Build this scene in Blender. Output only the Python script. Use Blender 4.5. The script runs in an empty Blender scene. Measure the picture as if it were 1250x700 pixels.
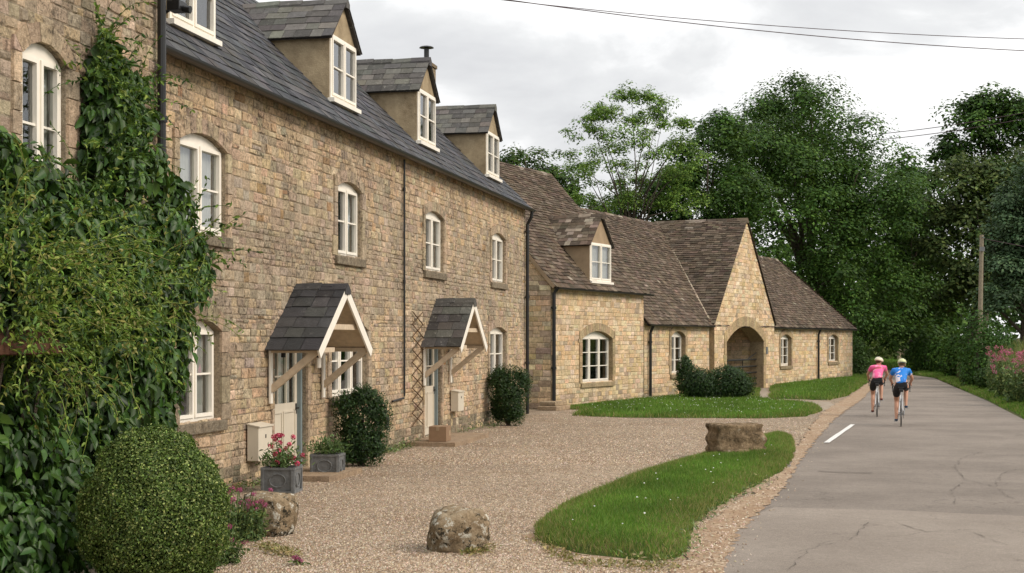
import bpy, bmesh, math, random
import numpy as np
from mathutils import Vector, Matrix, Quaternion
from mathutils.geometry import delaunay_2d_cdt
random.seed(7); RNG = np.random.default_rng(11)
SC = bpy.context.scene; COL = SC.collection
EYE = 2.05; HOR = 414.0; FOC = 1800.0          # camera survey: eye height, horizon row, focal length (photo pixels)
U = random.uniform

# ---------------------------------------------------------------- materials
class N:
    def __init__(s, name, rough=.9, spec=.25):
        m = bpy.data.materials.new(name); m.use_nodes = True
        s.m = m; s.t = m.node_tree; s.b = s.t.nodes['Principled BSDF']
        s.b.inputs['Roughness'].default_value = rough
        s.b.inputs['Specular IOR Level'].default_value = spec
        s.co = s.t.nodes.new('ShaderNodeTexCoord').outputs['Object']
    def n(s, typ, **kw):
        nd = s.t.nodes.new(typ)
        for k, v in kw.items():
            if k in nd.inputs: s.put(nd.inputs[k], v)
            else: setattr(nd, k, v)
        return nd
    def put(s, inp, v):
        if hasattr(v, 'is_output') or isinstance(v, bpy.types.NodeSocket): s.t.links.new(v, inp)
        else: inp.default_value = v
    def noise(s, scale, detail=4, rough=.55, vec=None, dist=0):
        nd = s.n('ShaderNodeTexNoise', Scale=scale, Detail=detail, Roughness=rough, Distortion=dist)
        s.put(nd.inputs['Vector'], vec if vec is not None else s.co); return nd.outputs['Fac']
    def vor(s, scale, out='Color', feature='F1', vec=None):
        nd = s.n('ShaderNodeTexVoronoi', Scale=scale); nd.feature = feature
        s.put(nd.inputs['Vector'], vec if vec is not None else s.co); return nd.outputs[out]
    def rng(s, v, a, b, c=0, d=1):
        nd = s.n('ShaderNodeMapRange'); nd.clamp = True
        s.put(nd.inputs[0], v)
        for i, x in zip((1, 2, 3, 4), (a, b, c, d)): nd.inputs[i].default_value = x
        return nd.outputs[0]
    def math(s, op, a, b=0.0):
        nd = s.n('ShaderNodeMath', operation=op); s.put(nd.inputs[0], a); s.put(nd.inputs[1], b); return nd.outputs[0]
    def mix(s, f, a, b, mode='MIX'):
        nd = s.n('ShaderNodeMix', data_type='RGBA', blend_type=mode)
        s.put(nd.inputs[0], f)
        for i, x in ((6, a), (7, b)):
            s.put(nd.inputs[i], (*x, 1) if isinstance(x, tuple) and len(x) == 3 else x)
        return nd.outputs[2]
    def attr(s, name='tint'):
        return s.n('ShaderNodeAttribute', attribute_name=name).outputs['Color']
    def ramp(s, v, stops):
        nd = s.n('ShaderNodeValToRGB'); e = nd.color_ramp.elements
        while len(e) < len(stops): e.new(.5)
        for el, (p, c) in zip(e, stops): el.position = p; el.color = (*c, 1)
        s.put(nd.inputs[0], v); return nd.outputs[0]
    def scale(s, v, f):  # multiply a colour by a scalar socket
        nd = s.n('ShaderNodeVectorMath', operation='SCALE'); s.put(nd.inputs[0], v); s.put(nd.inputs['Scale'], f); return nd.outputs[0]
    def base(s, c): s.put(s.b.inputs['Base Color'], (*c, 1) if isinstance(c, tuple) else c); return s
    def bump(s, h, dist=.01, strength=1.0):
        nd = s.n('ShaderNodeBump', Distance=dist, Strength=strength); s.put(nd.inputs['Height'], h)
        s.put(s.b.inputs['Normal'], nd.outputs[0]); return s

def plain(name, c, rough=.6, var=.12, sc=6, bump=0, spec=.3, metal=0):
    k = N(name, rough, spec)
    f = k.rng(k.noise(sc, 6), .25, .75, 1 - var, 1 + var)
    k.base(k.scale(k.mix(0.0, c, c), f)); k.b.inputs['Metallic'].default_value = metal
    if bump: k.bump(k.noise(sc * 6, 5), bump)
    return k.m

def stone_mat(name, dark=.5, pale=.4, grime=(.06, .052, .04), sc=1.0, warm=.3):
    k = N(name, .95, .15); t = k.attr()
    t = k.scale(t, k.rng(k.noise(3.2 * sc, 8, .7), .25, .75, .70, 1.28))
    t = k.scale(t, k.rng(k.noise(13 * sc, 8, .85), .30, .70, .55, 1.40))
    t = k.mix(k.rng(k.noise(1.9, 5, .65), .45, .7, 0, warm), t, (.50, .34, .19))
    w = k.noise(1.1, 9, .72, dist=.3)                       # broad weathering
    t = k.mix(k.rng(w, .46, .68, 0, .45 * dark), t, (.25, .19, .13))
    sp = k.noise(17 * sc, 6, .75)
    ws = k.math('MULTIPLY', k.rng(sp, .49, .62, 0, .85), k.rng(w, .36, .60, .15, 1))
    t = k.mix(k.math('MULTIPLY', ws, dark), t, grime)
    lp = k.math('MULTIPLY', k.rng(k.noise(26 * sc, 5, .8), .56, .66), k.rng(k.noise(2.1, 4), .42, .62))
    t = k.mix(k.math('MULTIPLY', lp, pale), t, (.56, .52, .44))
    bl = k.math('MULTIPLY', k.rng(k.noise(10 * sc, 9, .88, dist=.5), .52, .58), k.rng(w, .38, .60, .2, 1))
    t = k.mix(k.math('MULTIPLY', bl, .62 * dark), t, (.075, .058, .04))
    cl_ = k.math('MULTIPLY', k.rng(k.noise(7.3 * sc, 8, .85, dist=.9), .57, .64), k.rng(k.noise(1.3, 3), .40, .6, .3, 1))
    t = k.mix(k.math('MULTIPLY', cl_, .9 * pale), t, (.64, .56, .43))
    pit_shade = k.math('MULTIPLY', k.rng(k.noise(21 * sc, 7, .82, dist=.6), .40, .30), k.rng(w, .30, .55, .35, 1))  # dirty pits, their shading painted into the colour because bump reads weakly
    t = k.mix(k.math('MULTIPLY', pit_shade, .35 + .4 * dark), t, (.10, .078, .052))
    k.base(t)
    h = k.math('ADD', k.math('MULTIPLY', k.noise(14 * sc, 8, .7), .7), k.math('MULTIPLY', k.noise(60 * sc, 4, .7), .35))
    k.bump(h, .06); return k.m

def slate_mat(name, lich=.5, lichc=(.34, .31, .26), rough=.8, spec=.3, moss=0):
    k = N(name, rough, spec); t = k.attr()
    t = k.scale(t, k.rng(k.noise(7, 6, .7), .25, .75, .72, 1.28))
    lp = k.math('MULTIPLY', k.rng(k.noise(11, 6, .8), .56, .66), k.rng(k.noise(1.3, 4), .4, .62))
    t = k.mix(k.math('MULTIPLY', lp, lich), t, lichc)
    if moss:
        mp = k.math('MULTIPLY', k.rng(k.noise(5, 6, .7), .55, .68), k.rng(k.noise(.9, 3), .45, .62))
        t = k.mix(k.math('MULTIPLY', mp, moss), t, (.07, .075, .03))
    k.base(t); k.bump(k.noise(30, 6, .7), .012); return k.m

def leaf_mat(name, rough=.5, trans=.3, spec=.35):
    k = N(name, rough, spec); t = k.attr()
    t = k.scale(t, k.rng(k.noise(9, 3), .3, .7, .82, 1.18)); k.base(t)
    tr = k.n('ShaderNodeBsdfTranslucent'); k.put(tr.inputs['Color'], k.mix(.5, t, (.18, .30, .04)))
    mx = k.n('ShaderNodeMixShader'); mx.inputs[0].default_value = trans
    k.t.links.new(k.b.outputs[0], mx.inputs[1]); k.t.links.new(tr.outputs[0], mx.inputs[2])
    k.t.links.new(mx.outputs[0], k.t.nodes['Material Output'].inputs['Surface']); return k.m

M = {}
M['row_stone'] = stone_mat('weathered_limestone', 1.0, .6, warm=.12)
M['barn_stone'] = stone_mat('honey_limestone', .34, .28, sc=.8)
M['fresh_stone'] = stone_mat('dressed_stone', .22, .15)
k = N('lichened_rock', .95, .1); t = k.ramp(k.noise(5, 9, .8), [(.32, (.10, .075, .045)), (.5, (.30, .225, .14)), (.66, (.46, .37, .25))])
t = k.mix(k.rng(k.noise(6.5, 9, .8), .53, .58), t, (.03, .027, .019)); t = k.mix(k.rng(k.noise(8.3, 9, .8, dist=.25), .55, .575), t, (.60, .57, .48))
k.base(t); k.bump(k.noise(18, 8, .7), .04); M['rock'] = k.m
M['blue_slate'] = slate_mat('blue_slate', .4, (.24, .235, .22), .72, .25)
M['dormer_slate'] = slate_mat('lichened_slate', .8, (.30, .29, .25), .8, .3, .3)
M['hood_slate'] = slate_mat('dark_slate', .35, (.25, .24, .22), .55, .4)
M['hood_slate_old'] = slate_mat('spotted_slate', .9, (.30, .29, .25), .7, .3)
M['stone_slate'] = slate_mat('stone_slate', .75, (.33, .29, .23), .95, .12, .25)
M['paint'] = plain('cream_paint', (.84, .79, .69), .45, .05, 5, spec=.4)
M['door_paint'] = plain('cream_door_paint', (.62, .56, .45), .45, .05, 5, spec=.4)
M['oak'] = plain('pale_painted_timber', (.56, .45, .32), .6, .16, 12, .004)
M['blue_paint'] = plain('grey_blue_paint', (.20, .25, .26), .5, .08)
M['black'] = plain('black_iron', (.012, .012, .012), .4, .2, 6, spec=.5)
M['wire'] = plain('wire', (.07, .04, .045), .6, .1)
M['lead'] = plain('lead_sheet', (.16, .165, .165), .5, .3, 14, .006)
M['brown_board'] = plain('cardboard', (.25, .16, .095), .85, .1, 8)
M['terracotta'] = plain('red_brown_tile', (.09, .04, .022), .8, .25)
M['render'] = None
k = N('aged_render', .92, .15)
k.base(k.mix(k.rng(k.noise(60, 4, .8), .62, .68, 0, .8), k.mix(k.rng(k.noise(2.2, 8, .7), .35, .68), (.44, .35, .225), (.20, .15, .09)), (.50, .45, .34)))
k.bump(k.noise(40, 6), .01); M['render'] = k.m
M['barn_render'] = plain('ochre_render', (.33, .24, .15), .9, .2, 3, .006)
M['wood_old'] = plain('weathered_timber', (.25, .21, .15), .85, .25, 10, .01)
M['bark'] = plain('bark', (.085, .068, .05), .95, .35, 5, .05)
M['twig'] = plain('brown_twig', (.12, .075, .04), .8, .3, 9)
M['white_line'] = plain('worn_white_line', (.66, .65, .62), .8, .15, 20)
M['curtain'] = plain('net_curtain', (.75, .73, .70), .9, .05)
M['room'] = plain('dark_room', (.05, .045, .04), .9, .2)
M['metal'] = plain('galvanised', (.4, .4, .4), .45, .1, metal=.6)
k = N('window_glass'); k.t.nodes.remove(k.b)
fr = k.n('ShaderNodeFresnel', IOR=1.5); gl = k.n('ShaderNodeBsdfGlossy', Roughness=.03); gl.inputs['Color'].default_value = (.95, .97, 1, 1)
bp = k.n('ShaderNodeBump', Distance=.03, Strength=.25); k.put(bp.inputs['Height'], k.noise(1.6, 2)); k.t.links.new(bp.outputs[0], gl.inputs['Normal'])
tp = k.n('ShaderNodeBsdfTransparent'); tp.inputs['Color'].default_value = (.82, .86, .84, 1)
mx = k.n('ShaderNodeMixShader'); k.put(mx.inputs[0], k.math('ADD', k.math('MULTIPLY', fr.outputs[0], 1.25), .05))
k.t.links.new(tp.outputs[0], mx.inputs[1]); k.t.links.new(gl.outputs[0], mx.inputs[2])
k.t.links.new(mx.outputs[0], k.t.nodes['Material Output'].inputs['Surface']); M['glass'] = k.m
M['leaf_gloss'] = leaf_mat('creeper_leaf', .42, .13, .3)
M['leaf'] = leaf_mat('soft_leaf', .55, .2)
M['leaf_tree'] = leaf_mat('tree_leaf', .55, .18, .15)
M['petal'] = leaf_mat('petal', .7, .3, .2)
M['grass'] = leaf_mat('grass_blade', .6, .35, .25)

# ---------------------------------------------------------------- mesh helpers
class MB:
    """collects faces (with one tint per face) and builds ONE mesh object"""
    def __init__(s): s.v = []; s.f = []; s.c = []
    def add(s, vs, fs, col=(.5, .5, .5)):
        b = len(s.v); s.v += [tuple(v) for v in vs]
        for f in fs: s.f.append(tuple(i + b for i in f)); s.c.append(col)
    def box(s, a, b, col=(.5,) * 3, T=None):
        (x0, y0, z0), (x1, y1, z1) = a, b
        vs = [(x0, y0, z0), (x1, y0, z0), (x1, y1, z0), (x0, y1, z0), (x0, y0, z1), (x1, y0, z1), (x1, y1, z1), (x0, y1, z1)]
        if T: vs = [T(*v) for v in vs]
        s.add(vs, [(3, 2, 1, 0), (4, 5, 6, 7), (0, 1, 5, 4), (1, 2, 6, 5), (2, 3, 7, 6), (3, 0, 4, 7)], col)
    def bar(s, p, q, w, h, up=(0, 0, 1), col=(.5,) * 3):
        p, q = Vector(p), Vector(q); d = (q - p).normalized(); u = Vector(up)
        if abs(d.dot(u)) > .99: u = Vector((1, 0, 0))
        sx = d.cross(u).normalized() * w / 2; uz = sx.cross(d).normalized() * h / 2
        vs = [c + a * sx + b * uz for c in (p, q) for a, b in ((-1, -1), (1, -1), (1, 1), (-1, 1))]
        s.add(vs, [(0, 1, 2, 3), (7, 6, 5, 4), (0, 4, 5, 1), (1, 5, 6, 2), (2, 6, 7, 3), (3, 7, 4, 0)], col)
    def tube(s, pts, rad, n=8, col=(.5,) * 3, cap=True):
        pts = [Vector(p) for p in pts]; m = len(pts)
        rad = rad if hasattr(rad, '__len__') else [rad] * m
        vs = []; ref = Vector((.31, .17, .93))
        for i, p in enumerate(pts):
            d = (pts[min(i + 1, m - 1)] - pts[max(i - 1, 0)]).normalized()
            a = d.cross(ref)
            if a.length < .15: a = d.cross(Vector((1, 0, 0)))
            a.normalize(); b = d.cross(a)
            vs += [p + (a * math.cos(t) + b * math.sin(t)) * rad[i] for t in [2 * math.pi * j / n for j in range(n)]]
        fs = [(i * n + j, i * n + (j + 1) % n, (i + 1) * n + (j + 1) % n, (i + 1) * n + j) for i in range(m - 1) for j in range(n)]
        if cap: fs += [tuple(range(n))[::-1], tuple((m - 1) * n + j for j in range(n))]
        s.add(vs, fs, col)
    def ring(s, c, R, r, axis='x', n=28, k=6, col=(.5,) * 3):
        vs = []; c = Vector(c)
        for i in range(n):
            t = 2 * math.pi * i / n
            for j in range(k):
                u = 2 * math.pi * j / k; rr = R + r * math.cos(u); w = r * math.sin(u)
                vs.append(c + (Vector((w, rr * math.cos(t), rr * math.sin(t))) if axis == 'x' else Vector((rr * math.cos(t), rr * math.sin(t), w))))
        s.add(vs, [(i * k + j, i * k + (j + 1) % k, ((i + 1) % n) * k + (j + 1) % k, ((i + 1) % n) * k + j) for i in range(n) for j in range(k)], col)
    def build(s, name, mat, parent=None, smooth=False, bevel=0):
        return mesh_obj(name, s.v, s.f, mat, parent, s.c, smooth, bevel)

def mesh_obj(name, v, f, mat, parent=None, cols=None, smooth=False, bevel=0):
    me = bpy.data.meshes.new(name); me.from_pydata(v, [], f)
    if cols is not None and len(cols):
        a = me.attributes.new('tint', 'FLOAT_COLOR', 'CORNER')
        tot = np.empty(len(me.polygons), np.int32); me.polygons.foreach_get('loop_total', tot)
        cc = np.asarray(cols, np.float32); cc = np.hstack([cc[:, :3], np.ones((len(cc), 1), np.float32)])
        a.data.foreach_set('color', np.repeat(cc, tot, axis=0).ravel())
    if smooth: me.polygons.foreach_set('use_smooth', [True] * len(me.polygons))
    me.materials.append(mat); me.update()
    o = bpy.data.objects.new(name, me); COL.objects.link(o); o.parent = parent
    if bevel:
        md = o.modifiers.new('bevel', 'BEVEL'); md.width = bevel; md.segments = 2; md.limit_method = 'ANGLE'
    return o

def np_mesh(name, V, nper, mat, parent, cols, quads):
    """V: (N*nper,3) verts; quads: per-item list of faces with equal vertex count; cols (N,3)"""
    n = len(V) // nper; q = np.asarray(quads, np.int32); k = q.shape[1]
    F = (q[None, :, :] + (np.arange(n, dtype=np.int32) * nper)[:, None, None]).reshape(-1)
    nf = n * len(q); me = bpy.data.meshes.new(name)
    me.vertices.add(len(V)); me.vertices.foreach_set('co', np.asarray(V, np.float32).ravel())
    me.loops.add(nf * k); me.loops.foreach_set('vertex_index', F)
    me.polygons.add(nf); me.polygons.foreach_set('loop_start', np.arange(0, nf * k, k, dtype=np.int32))
    try: me.polygons.foreach_set('loop_total', np.full(nf, k, np.int32))
    except Exception: pass
    me.update(calc_edges=True); me.validate()
    a = me.attributes.new('tint', 'FLOAT_COLOR', 'CORNER')
    cc = np.hstack([cols, np.ones((n, 1))]).astype(np.float32)
    a.data.foreach_set('color', np.repeat(cc, len(q) * k, axis=0).ravel())
    me.materials.append(mat); o = bpy.data.objects.new(name, me); COL.objects.link(o); o.parent = parent
    return o

def norm(a): return a / np.maximum(np.linalg.norm(a, axis=-1, keepdims=True), 1e-9)
def leaves(name, C, Nn, Tp, L, W, cols, mat, parent=None, fold=.25, simple=False):
    C = np.asarray(C, float); n = len(C); Nn = norm(np.asarray(Nn, float))
    Tp = np.asarray(Tp, float); Tp = norm(Tp - (Tp * Nn).sum(1, keepdims=True) * Nn); S = np.cross(Nn, Tp)
    L = np.broadcast_to(L, (n,))[:, None]; W = np.broadcast_to(W, (n,))[:, None]; up = Nn * W * fold
    if simple:
        V = np.stack([C, C + Tp * L * .45 + S * W * .5 + up * .6, C + Tp * L, C + Tp * L * .45 - S * W * .5 + up * .6], 1)
        return np_mesh(name, V.reshape(-1, 3), 4, mat, parent, cols, [(0, 1, 2), (0, 2, 3)])
    droop = -Nn * L * .12
    V = np.stack([C, C + Tp * L * .25 + S * W * .42 + up, C + Tp * L * .62 + S * W * .40 + up + droop * .3, C + Tp * L + droop * 1.6,
                  C + Tp * L * .62 - S * W * .40 + up + droop * .3, C + Tp * L * .25 - S * W * .42 + up], 1)
    return np_mesh(name, V.reshape(-1, 3), 6, mat, parent, cols, [(0, 1, 2, 3), (0, 3, 4, 5)])
def sph(n):
    return norm(RNG.normal(size=(n, 3)))
def pick(pal, n, jit=.18):
    p = np.asarray(pal, float)[RNG.integers(0, len(pal), n)]
    return np.clip(p * (1 + RNG.normal(0, jit, (n, 1))) * (1 + RNG.normal(0, .05, (n, 3))), .003, .9)

def empty(name, loc=(0, 0, 0), rz=0, label=None, cat=None, group=None, parent=None):
    o = bpy.data.objects.new(name, None); COL.objects.link(o); o.location = loc; o.rotation_euler = (0, 0, rz)
    o.empty_display_size = .2
    if parent: o.parent = parent
    return tag(o, label, cat, group)
def tag(o, label=None, cat=None, group=None, kind=None):
    if label: o['label'] = label
    if cat: o['category'] = cat
    if group: o['group'] = group
    if kind: o['kind'] = kind
    return o
def copy_tree(o, parent=None):
    c = o.copy(); COL.objects.link(c); c.parent = parent
    for ch in [x for x in list(bpy.data.objects) if x.parent == o]: copy_tree(ch, c)
    return c
def gp(px, py, z=0.0):
    Z = FOC * (EYE - z) / (py - HOR); return ((px - 625) / FOC * Z, Z)
def wp(px, py, Z): return Vector(((px - 625) / FOC * Z, Z, EYE + (HOR - py) / FOC * Z))

class Fr:
    """a facade's frame: x along the wall, y into the building, z up"""
    def __init__(s, O, u): s.O = Vector(O); s.u = Vector(u).normalized(); s.n = Vector((-s.u.y, s.u.x)); s.rz = math.atan2(s.u.y, s.u.x)
    def w(s, x, y=0): return s.O + s.u * x + s.n * y
    def x(s, px, q=0):                      # where the sight line of column px meets the plane q metres in front of the wall
        k = (px - 625) / FOC; B = s.O - s.n * q
        return (k * B.y - B.x) / (s.u.x - k * s.u.y)
    def z(s, py, x, q=0): return EYE + (HOR - py) / FOC * s.w(x, -q).y
    def local(s, W):
        d = Vector((W[0], W[1])) - s.O; return d.dot(s.u), d.dot(s.n)

def cdt(loops, inner=()):
    vs = []; es = []
    for lp in loops:
        b = len(vs); vs += [Vector(p) for p in lp]; m = len(lp); es += [(b + i, b + (i + 1) % m) for i in range(m)]
    vs += [Vector(p) for p in inner]
    v, e, f, *_ = delaunay_2d_cdt(vs, es, [], 1, 1e-5)
    def ins(x, y, lp):
        c = False; m = len(lp)
        for i in range(m):
            (ax, ay), (bx, by) = lp[i][:2], lp[(i + 1) % m][:2]
            if (ay > y) != (by > y) and x < (bx - ax) * (y - ay) / (by - ay) + ax: c = not c
        return c
    keep = []
    for t in f:
        x = sum(v[i].x for i in t) / len(t); y = sum(v[i].y for i in t) / len(t)
        if ins(x, y, loops[0]) and not any(ins(x, y, h) for h in loops[1:]): keep.append(tuple(t))
    return [tuple(p) for p in v], keep

def arc(op, grow=0.0, n=9):
    """points of the segmental head from right springing to left"""
    x0, x1, zs, r = op['x0'], op['x1'], op['zs'], op['rise']; w = x1 - x0; cx = (x0 + x1) / 2
    if r < .01: return [(x1, zs), (x0, zs)]
    R = (w * w / 4 + r * r) / (2 * r); zc = zs + r - R; a = math.asin(min(1, (w / 2) / R)); R += grow
    return [(cx + R * math.sin(t), zc + R * math.cos(t)) for t in [a - 2 * a * i / n for i in range(n + 1)]]
def op_loop(op, n=9): return [(op['x0'], op['z0']), (op['x1'], op['z0'])] + arc(op, 0, n)
def opening(x0, x1, z0, ztop, rise=.12, jamb=.16, ring=.2, pal=None, sill=True):
    return dict(x0=x0, x1=x1, z0=z0, zs=ztop - rise, rise=rise, jamb=jamb, ring=ring, pal=pal)

def prism(mb, loops, d0, d1, T, col):
    v, f = cdt(loops)
    mb.add([T(x, d1, z) for x, z in v], f, col); mb.add([T(x, d0, z) for x, z in v], [g[::-1] for g in f], col)
    for lp in loops:
        m = len(lp)
        for i in range(m):
            a, b = lp[i], lp[(i + 1) % m]
            mb.add([T(a[0], d0, a[1]), T(b[0], d0, b[1]), T(b[0], d1, b[1]), T(a[0], d1, a[1])], [(0, 1, 2, 3)], col)

def stone(mb, q, T, pr, col, gap=.005, bev=.012, jit=.005):
    """q: four (x,z) corners, ccw from lower left"""
    cx = sum(p[0] for p in q) / 4; cz = sum(p[1] for p in q) / 4
    def ins(p, g, j=0): 
        dx = cx - p[0]; dz = cz - p[1]
        return (p[0] + math.copysign(min(g, abs(dx) * .6), dx) + U(-j, j), p[1] + math.copysign(min(g, abs(dz) * .6), dz) + U(-j, j))
    o = [ins(p, gap, jit) for p in q]; i = [ins(p, gap + bev, jit) for p in q]
    vs = [T(x, .0005, z) for x, z in o] + [T(x, pr + U(-.003, .003), z) for x, z in i]
    mb.add(vs, [(4, 5, 6, 7)] + [(k, (k + 1) % 4, (k + 1) % 4 + 4, k + 4) for k in range(4)], col)

def tintf(pal, w=None, j=.12):
    c = random.choices(pal, w)[0]; f = 1 + random.gauss(0, j); return tuple(max(.01, x * f * (1 + random.gauss(0, .03))) for x in c)

def stone_wall(name, parent, outline, ops, th, T, mat, pal, ch=(.1, .19), sw=(.16, .42), mortar=(.27, .22, .15), pr=(.004, .02), tint=None, back=True, jit=.005, gap=.005, bev=.012):
    mb = MB(); loops = [outline] + [op_loop(o) for o in ops]
    prism(mb, loops, -th, 0, T, mortar)
    zmin = min(p[1] for p in outline); zmax = max(p[1] for p in outline)
    def span(z):
        xs = []; m = len(outline)
        for i in range(m):
            a, b = outline[i], outline[(i + 1) % m]
            if (a[1] - z) * (b[1] - z) < 0: xs.append(a[0] + (b[0] - a[0]) * (z - a[1]) / (b[1] - a[1]))
        return (min(xs), max(xs)) if xs else None
    def ext(o, z):
        if z < o['z0']: return None
        if z <= o['zs']: return (o['x0'] - o['jamb'], o['x1'] + o['jamb'])
        w = o['x1'] - o['x0']; r = max(o['rise'], .012); R = (w * w / 4 + r * r) / (2 * r); zc = o['zs'] + r - R; Q = R + o['ring'] * .55
        h2 = Q * Q - (z - zc) ** 2; cx = (o['x0'] + o['x1']) / 2
        if h2 <= 0: return None
        h = min(math.sqrt(h2) + o['jamb'] * .35, w / 2 + o['jamb']); return (cx - h, cx + h)
    z = zmin
    while z < zmax - .02:
        h = U(*ch); b = min(z + h, zmax)
        if zmax - b < ch[0] * .6: b = zmax
        for o in ops:
            lv = o['zs'] + o['rise'] + .025
            if z + .05 < lv < b: b = lv
        s0, s1 = span(z + 1e-4), span(b - 1e-4)
        if not s0: z = b; continue
        if not s1: s1 = ((s0[0] + s0[1]) / 2,) * 2
        blk = []
        for o in ops:
            if z >= o['zs'] + o['rise'] + .02: continue
            e0 = ext(o, (z + b) / 2)
            if e0 is None: continue
            e1 = e0
            blk.append((e0, e1))
        blk.sort(key=lambda t: t[0][0])
        segs = []; l0, l1 = s0[0], s1[0]
        for e0, e1 in blk: segs.append(((l0, e0[0]), (l1, e1[0]))); l0, l1 = e0[1], e1[1]
        segs.append(((l0, s0[1]), (l1, s1[1])))
        for (a0, a1), (c0, c1) in segs:
            wid = max(a1 - a0, c1 - c0)
            if wid < .03: continue
            cuts = [0]; x = 0
            while True:
                x += U(*sw) * (1.0 if h > (ch[0] + ch[1]) / 2 else .85)
                if x > wid - sw[0] * .6: break
                cuts.append(x / wid)
            cuts.append(1)
            for t0, t1 in zip(cuts, cuts[1:]):
                zz0, zz1 = z, b
                parts = [(zz0, zz1)]
                if h > ch[1] * .85 and random.random() < .15: mdl = (z + b) / 2 + U(-.01, .01); parts = [(zz0, mdl), (mdl, zz1)]
                for pa, pb in parts:
                    fa, fb = (pa - z) / (b - z), (pb - z) / (b - z)
                    L = lambda t, f: (a0 + (a1 - a0) * t) * (1 - f) + (c0 + (c1 - c0) * t) * f
                    q = [(L(t0, fa), pa), (L(t1, fa), pa), (L(t1, fb), pb), (L(t0, fb), pb)]
                    col = tint(q[0][0], (pa + pb) / 2) if tint else tintf(pal)
                    stone(mb, q, T, U(*pr), col, gap, bev, jit)
        z = b
    for o in ops:                                  # dressed jambs and voussoirs
        p = o['pal'] or pal
        zz = o['z0']
        while zz < o['zs'] - .05:
            e = min(zz + U(.2, .38), o['zs'])
            if o['zs'] - e < .12: e = o['zs']
            for sd in (-1, 1):
                w = o['jamb'] + (U(0, .1) if random.random() < .5 else 0)
                xi = o['x0'] if sd < 0 else o['x1']
                xo = xi + sd * w; x_lo, x_hi = min(xi, xo), max(xi, xo)
                stone(mb, [(x_lo, zz), (x_hi, zz), (x_hi, e), (x_lo, e)], T, .034, tintf(p, j=.08), .002, .004, .001)
            zz = e
        if o['rise'] >= .01:
            nv = max(5, int((o['x1'] - o['x0']) / .16)); A = arc(o, 0, nv); B = arc(o, o['ring'], nv)
            hw = o['jamb']
            for i in range(nv):
                cl = lambda p: (max(o['x0'] - hw, min(o['x1'] + hw, p[0])), p[1])
                stone(mb, [A[i + 1], A[i], cl(B[i]), cl(B[i + 1])], T, .036, tintf(p, j=.08), .002, .003, .001)
            for sd, k in ((1, 0), (-1, -1)):       # filler at the springing
                a, bq = A[k], B[k]; xo = (o['x1'] + hw) if sd > 0 else (o['x0'] - hw)
                q = [a, (xo, a[1]), (xo, bq[1]), (max(o['x0'] - hw, min(o['x1'] + hw, bq[0])), bq[1])]
                if sd < 0: q = [q[1], q[0], q[3], q[2]]
                stone(mb, q, T, .033, tintf(p, j=.08), .001, .003, 0)
    return mb.build(name, mat, parent)

def slates(mb, P0, ex, es, L, S, expo, wr, th, cols, lo=lambda s: 0, hi=None, jit=.006, dim=0.0, w=None):
    P0, ex, es = Vector(P0), Vector(ex).normalized(), Vector(es).normalized(); n = ex.cross(es).normalized()
    if n.z < 0: n = -n
    s = 0
    while s < S - .02:
        e = expo * (1 - dim * s / S); a = lo(s); b = hi(s) if hi else L
        x = a - U(0, wr[0]) * .5; first = True
        while x < b:
            w_ = U(*wr); x1 = min(x + w_, b); xa = max(x, a)
            if b - x1 < wr[0] * .4: x1 = b
            if x1 - xa > .02:
                g = .004; t = th * U(.7, 1.35); top = min(s + e * 1.35, S)
                dz = U(-jit, jit); s0 = s + dz - (.0 if s > 0 else .04); tl = U(-.004, .004)
                q = lambda X, Sg, H: P0 + ex * X + es * Sg + n * H
                vs = [q(xa + g, s0, 0), q(x1 - g, s0 + U(-jit, jit), 0), q(x1 - g, s0 + U(-jit, jit), t + tl), q(xa + g, s0, t - tl), q(x1 - g, top, .004), q(xa + g, top, .004)]
                mb.add(vs, [(3, 2, 4, 5), (0, 1, 2, 3), (0, 3, 5), (1, 4, 2)], tintf(cols, w, .11))
            x = x1 if x1 < b else b + 1
        s += e

def ridge_caps(mb, a, b, da, db, w, cols, step=.45, th=.02, rise=.03):
    """angle tiles along a ridge a-b; da, db: downslope unit vectors of both sides"""
    a, b, da, db = Vector(a), Vector(b), Vector(da).normalized(), Vector(db).normalized(); d = b - a; n = max(1, round(d.length / step)); up = Vector((0, 0, 1))
    for i in range(n):
        p = a + d * (i / n); q = a + d * ((i + 1.02) / n); t = th + rise * U(.6, 1.1); e = .012 * (i % 2)
        r = [p + up * (t + e), q + up * t]
        vs = [r[0], r[1], q + da * w + up * (t - .01), p + da * w + up * (t + e), q + db * w + up * (t - .01), p + db * w + up * (t + e),
              p + da * w - up * .03, q + da * w - up * .03, p + db * w - up * .03, q + db * w - up * .03]
        mb.add(vs, [(0, 1, 2, 3), (1, 0, 5, 4), (3, 2, 7, 6), (4, 5, 8, 9), (0, 3, 6, 8, 5), (2, 1, 4, 9, 7)], tintf(cols))

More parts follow.
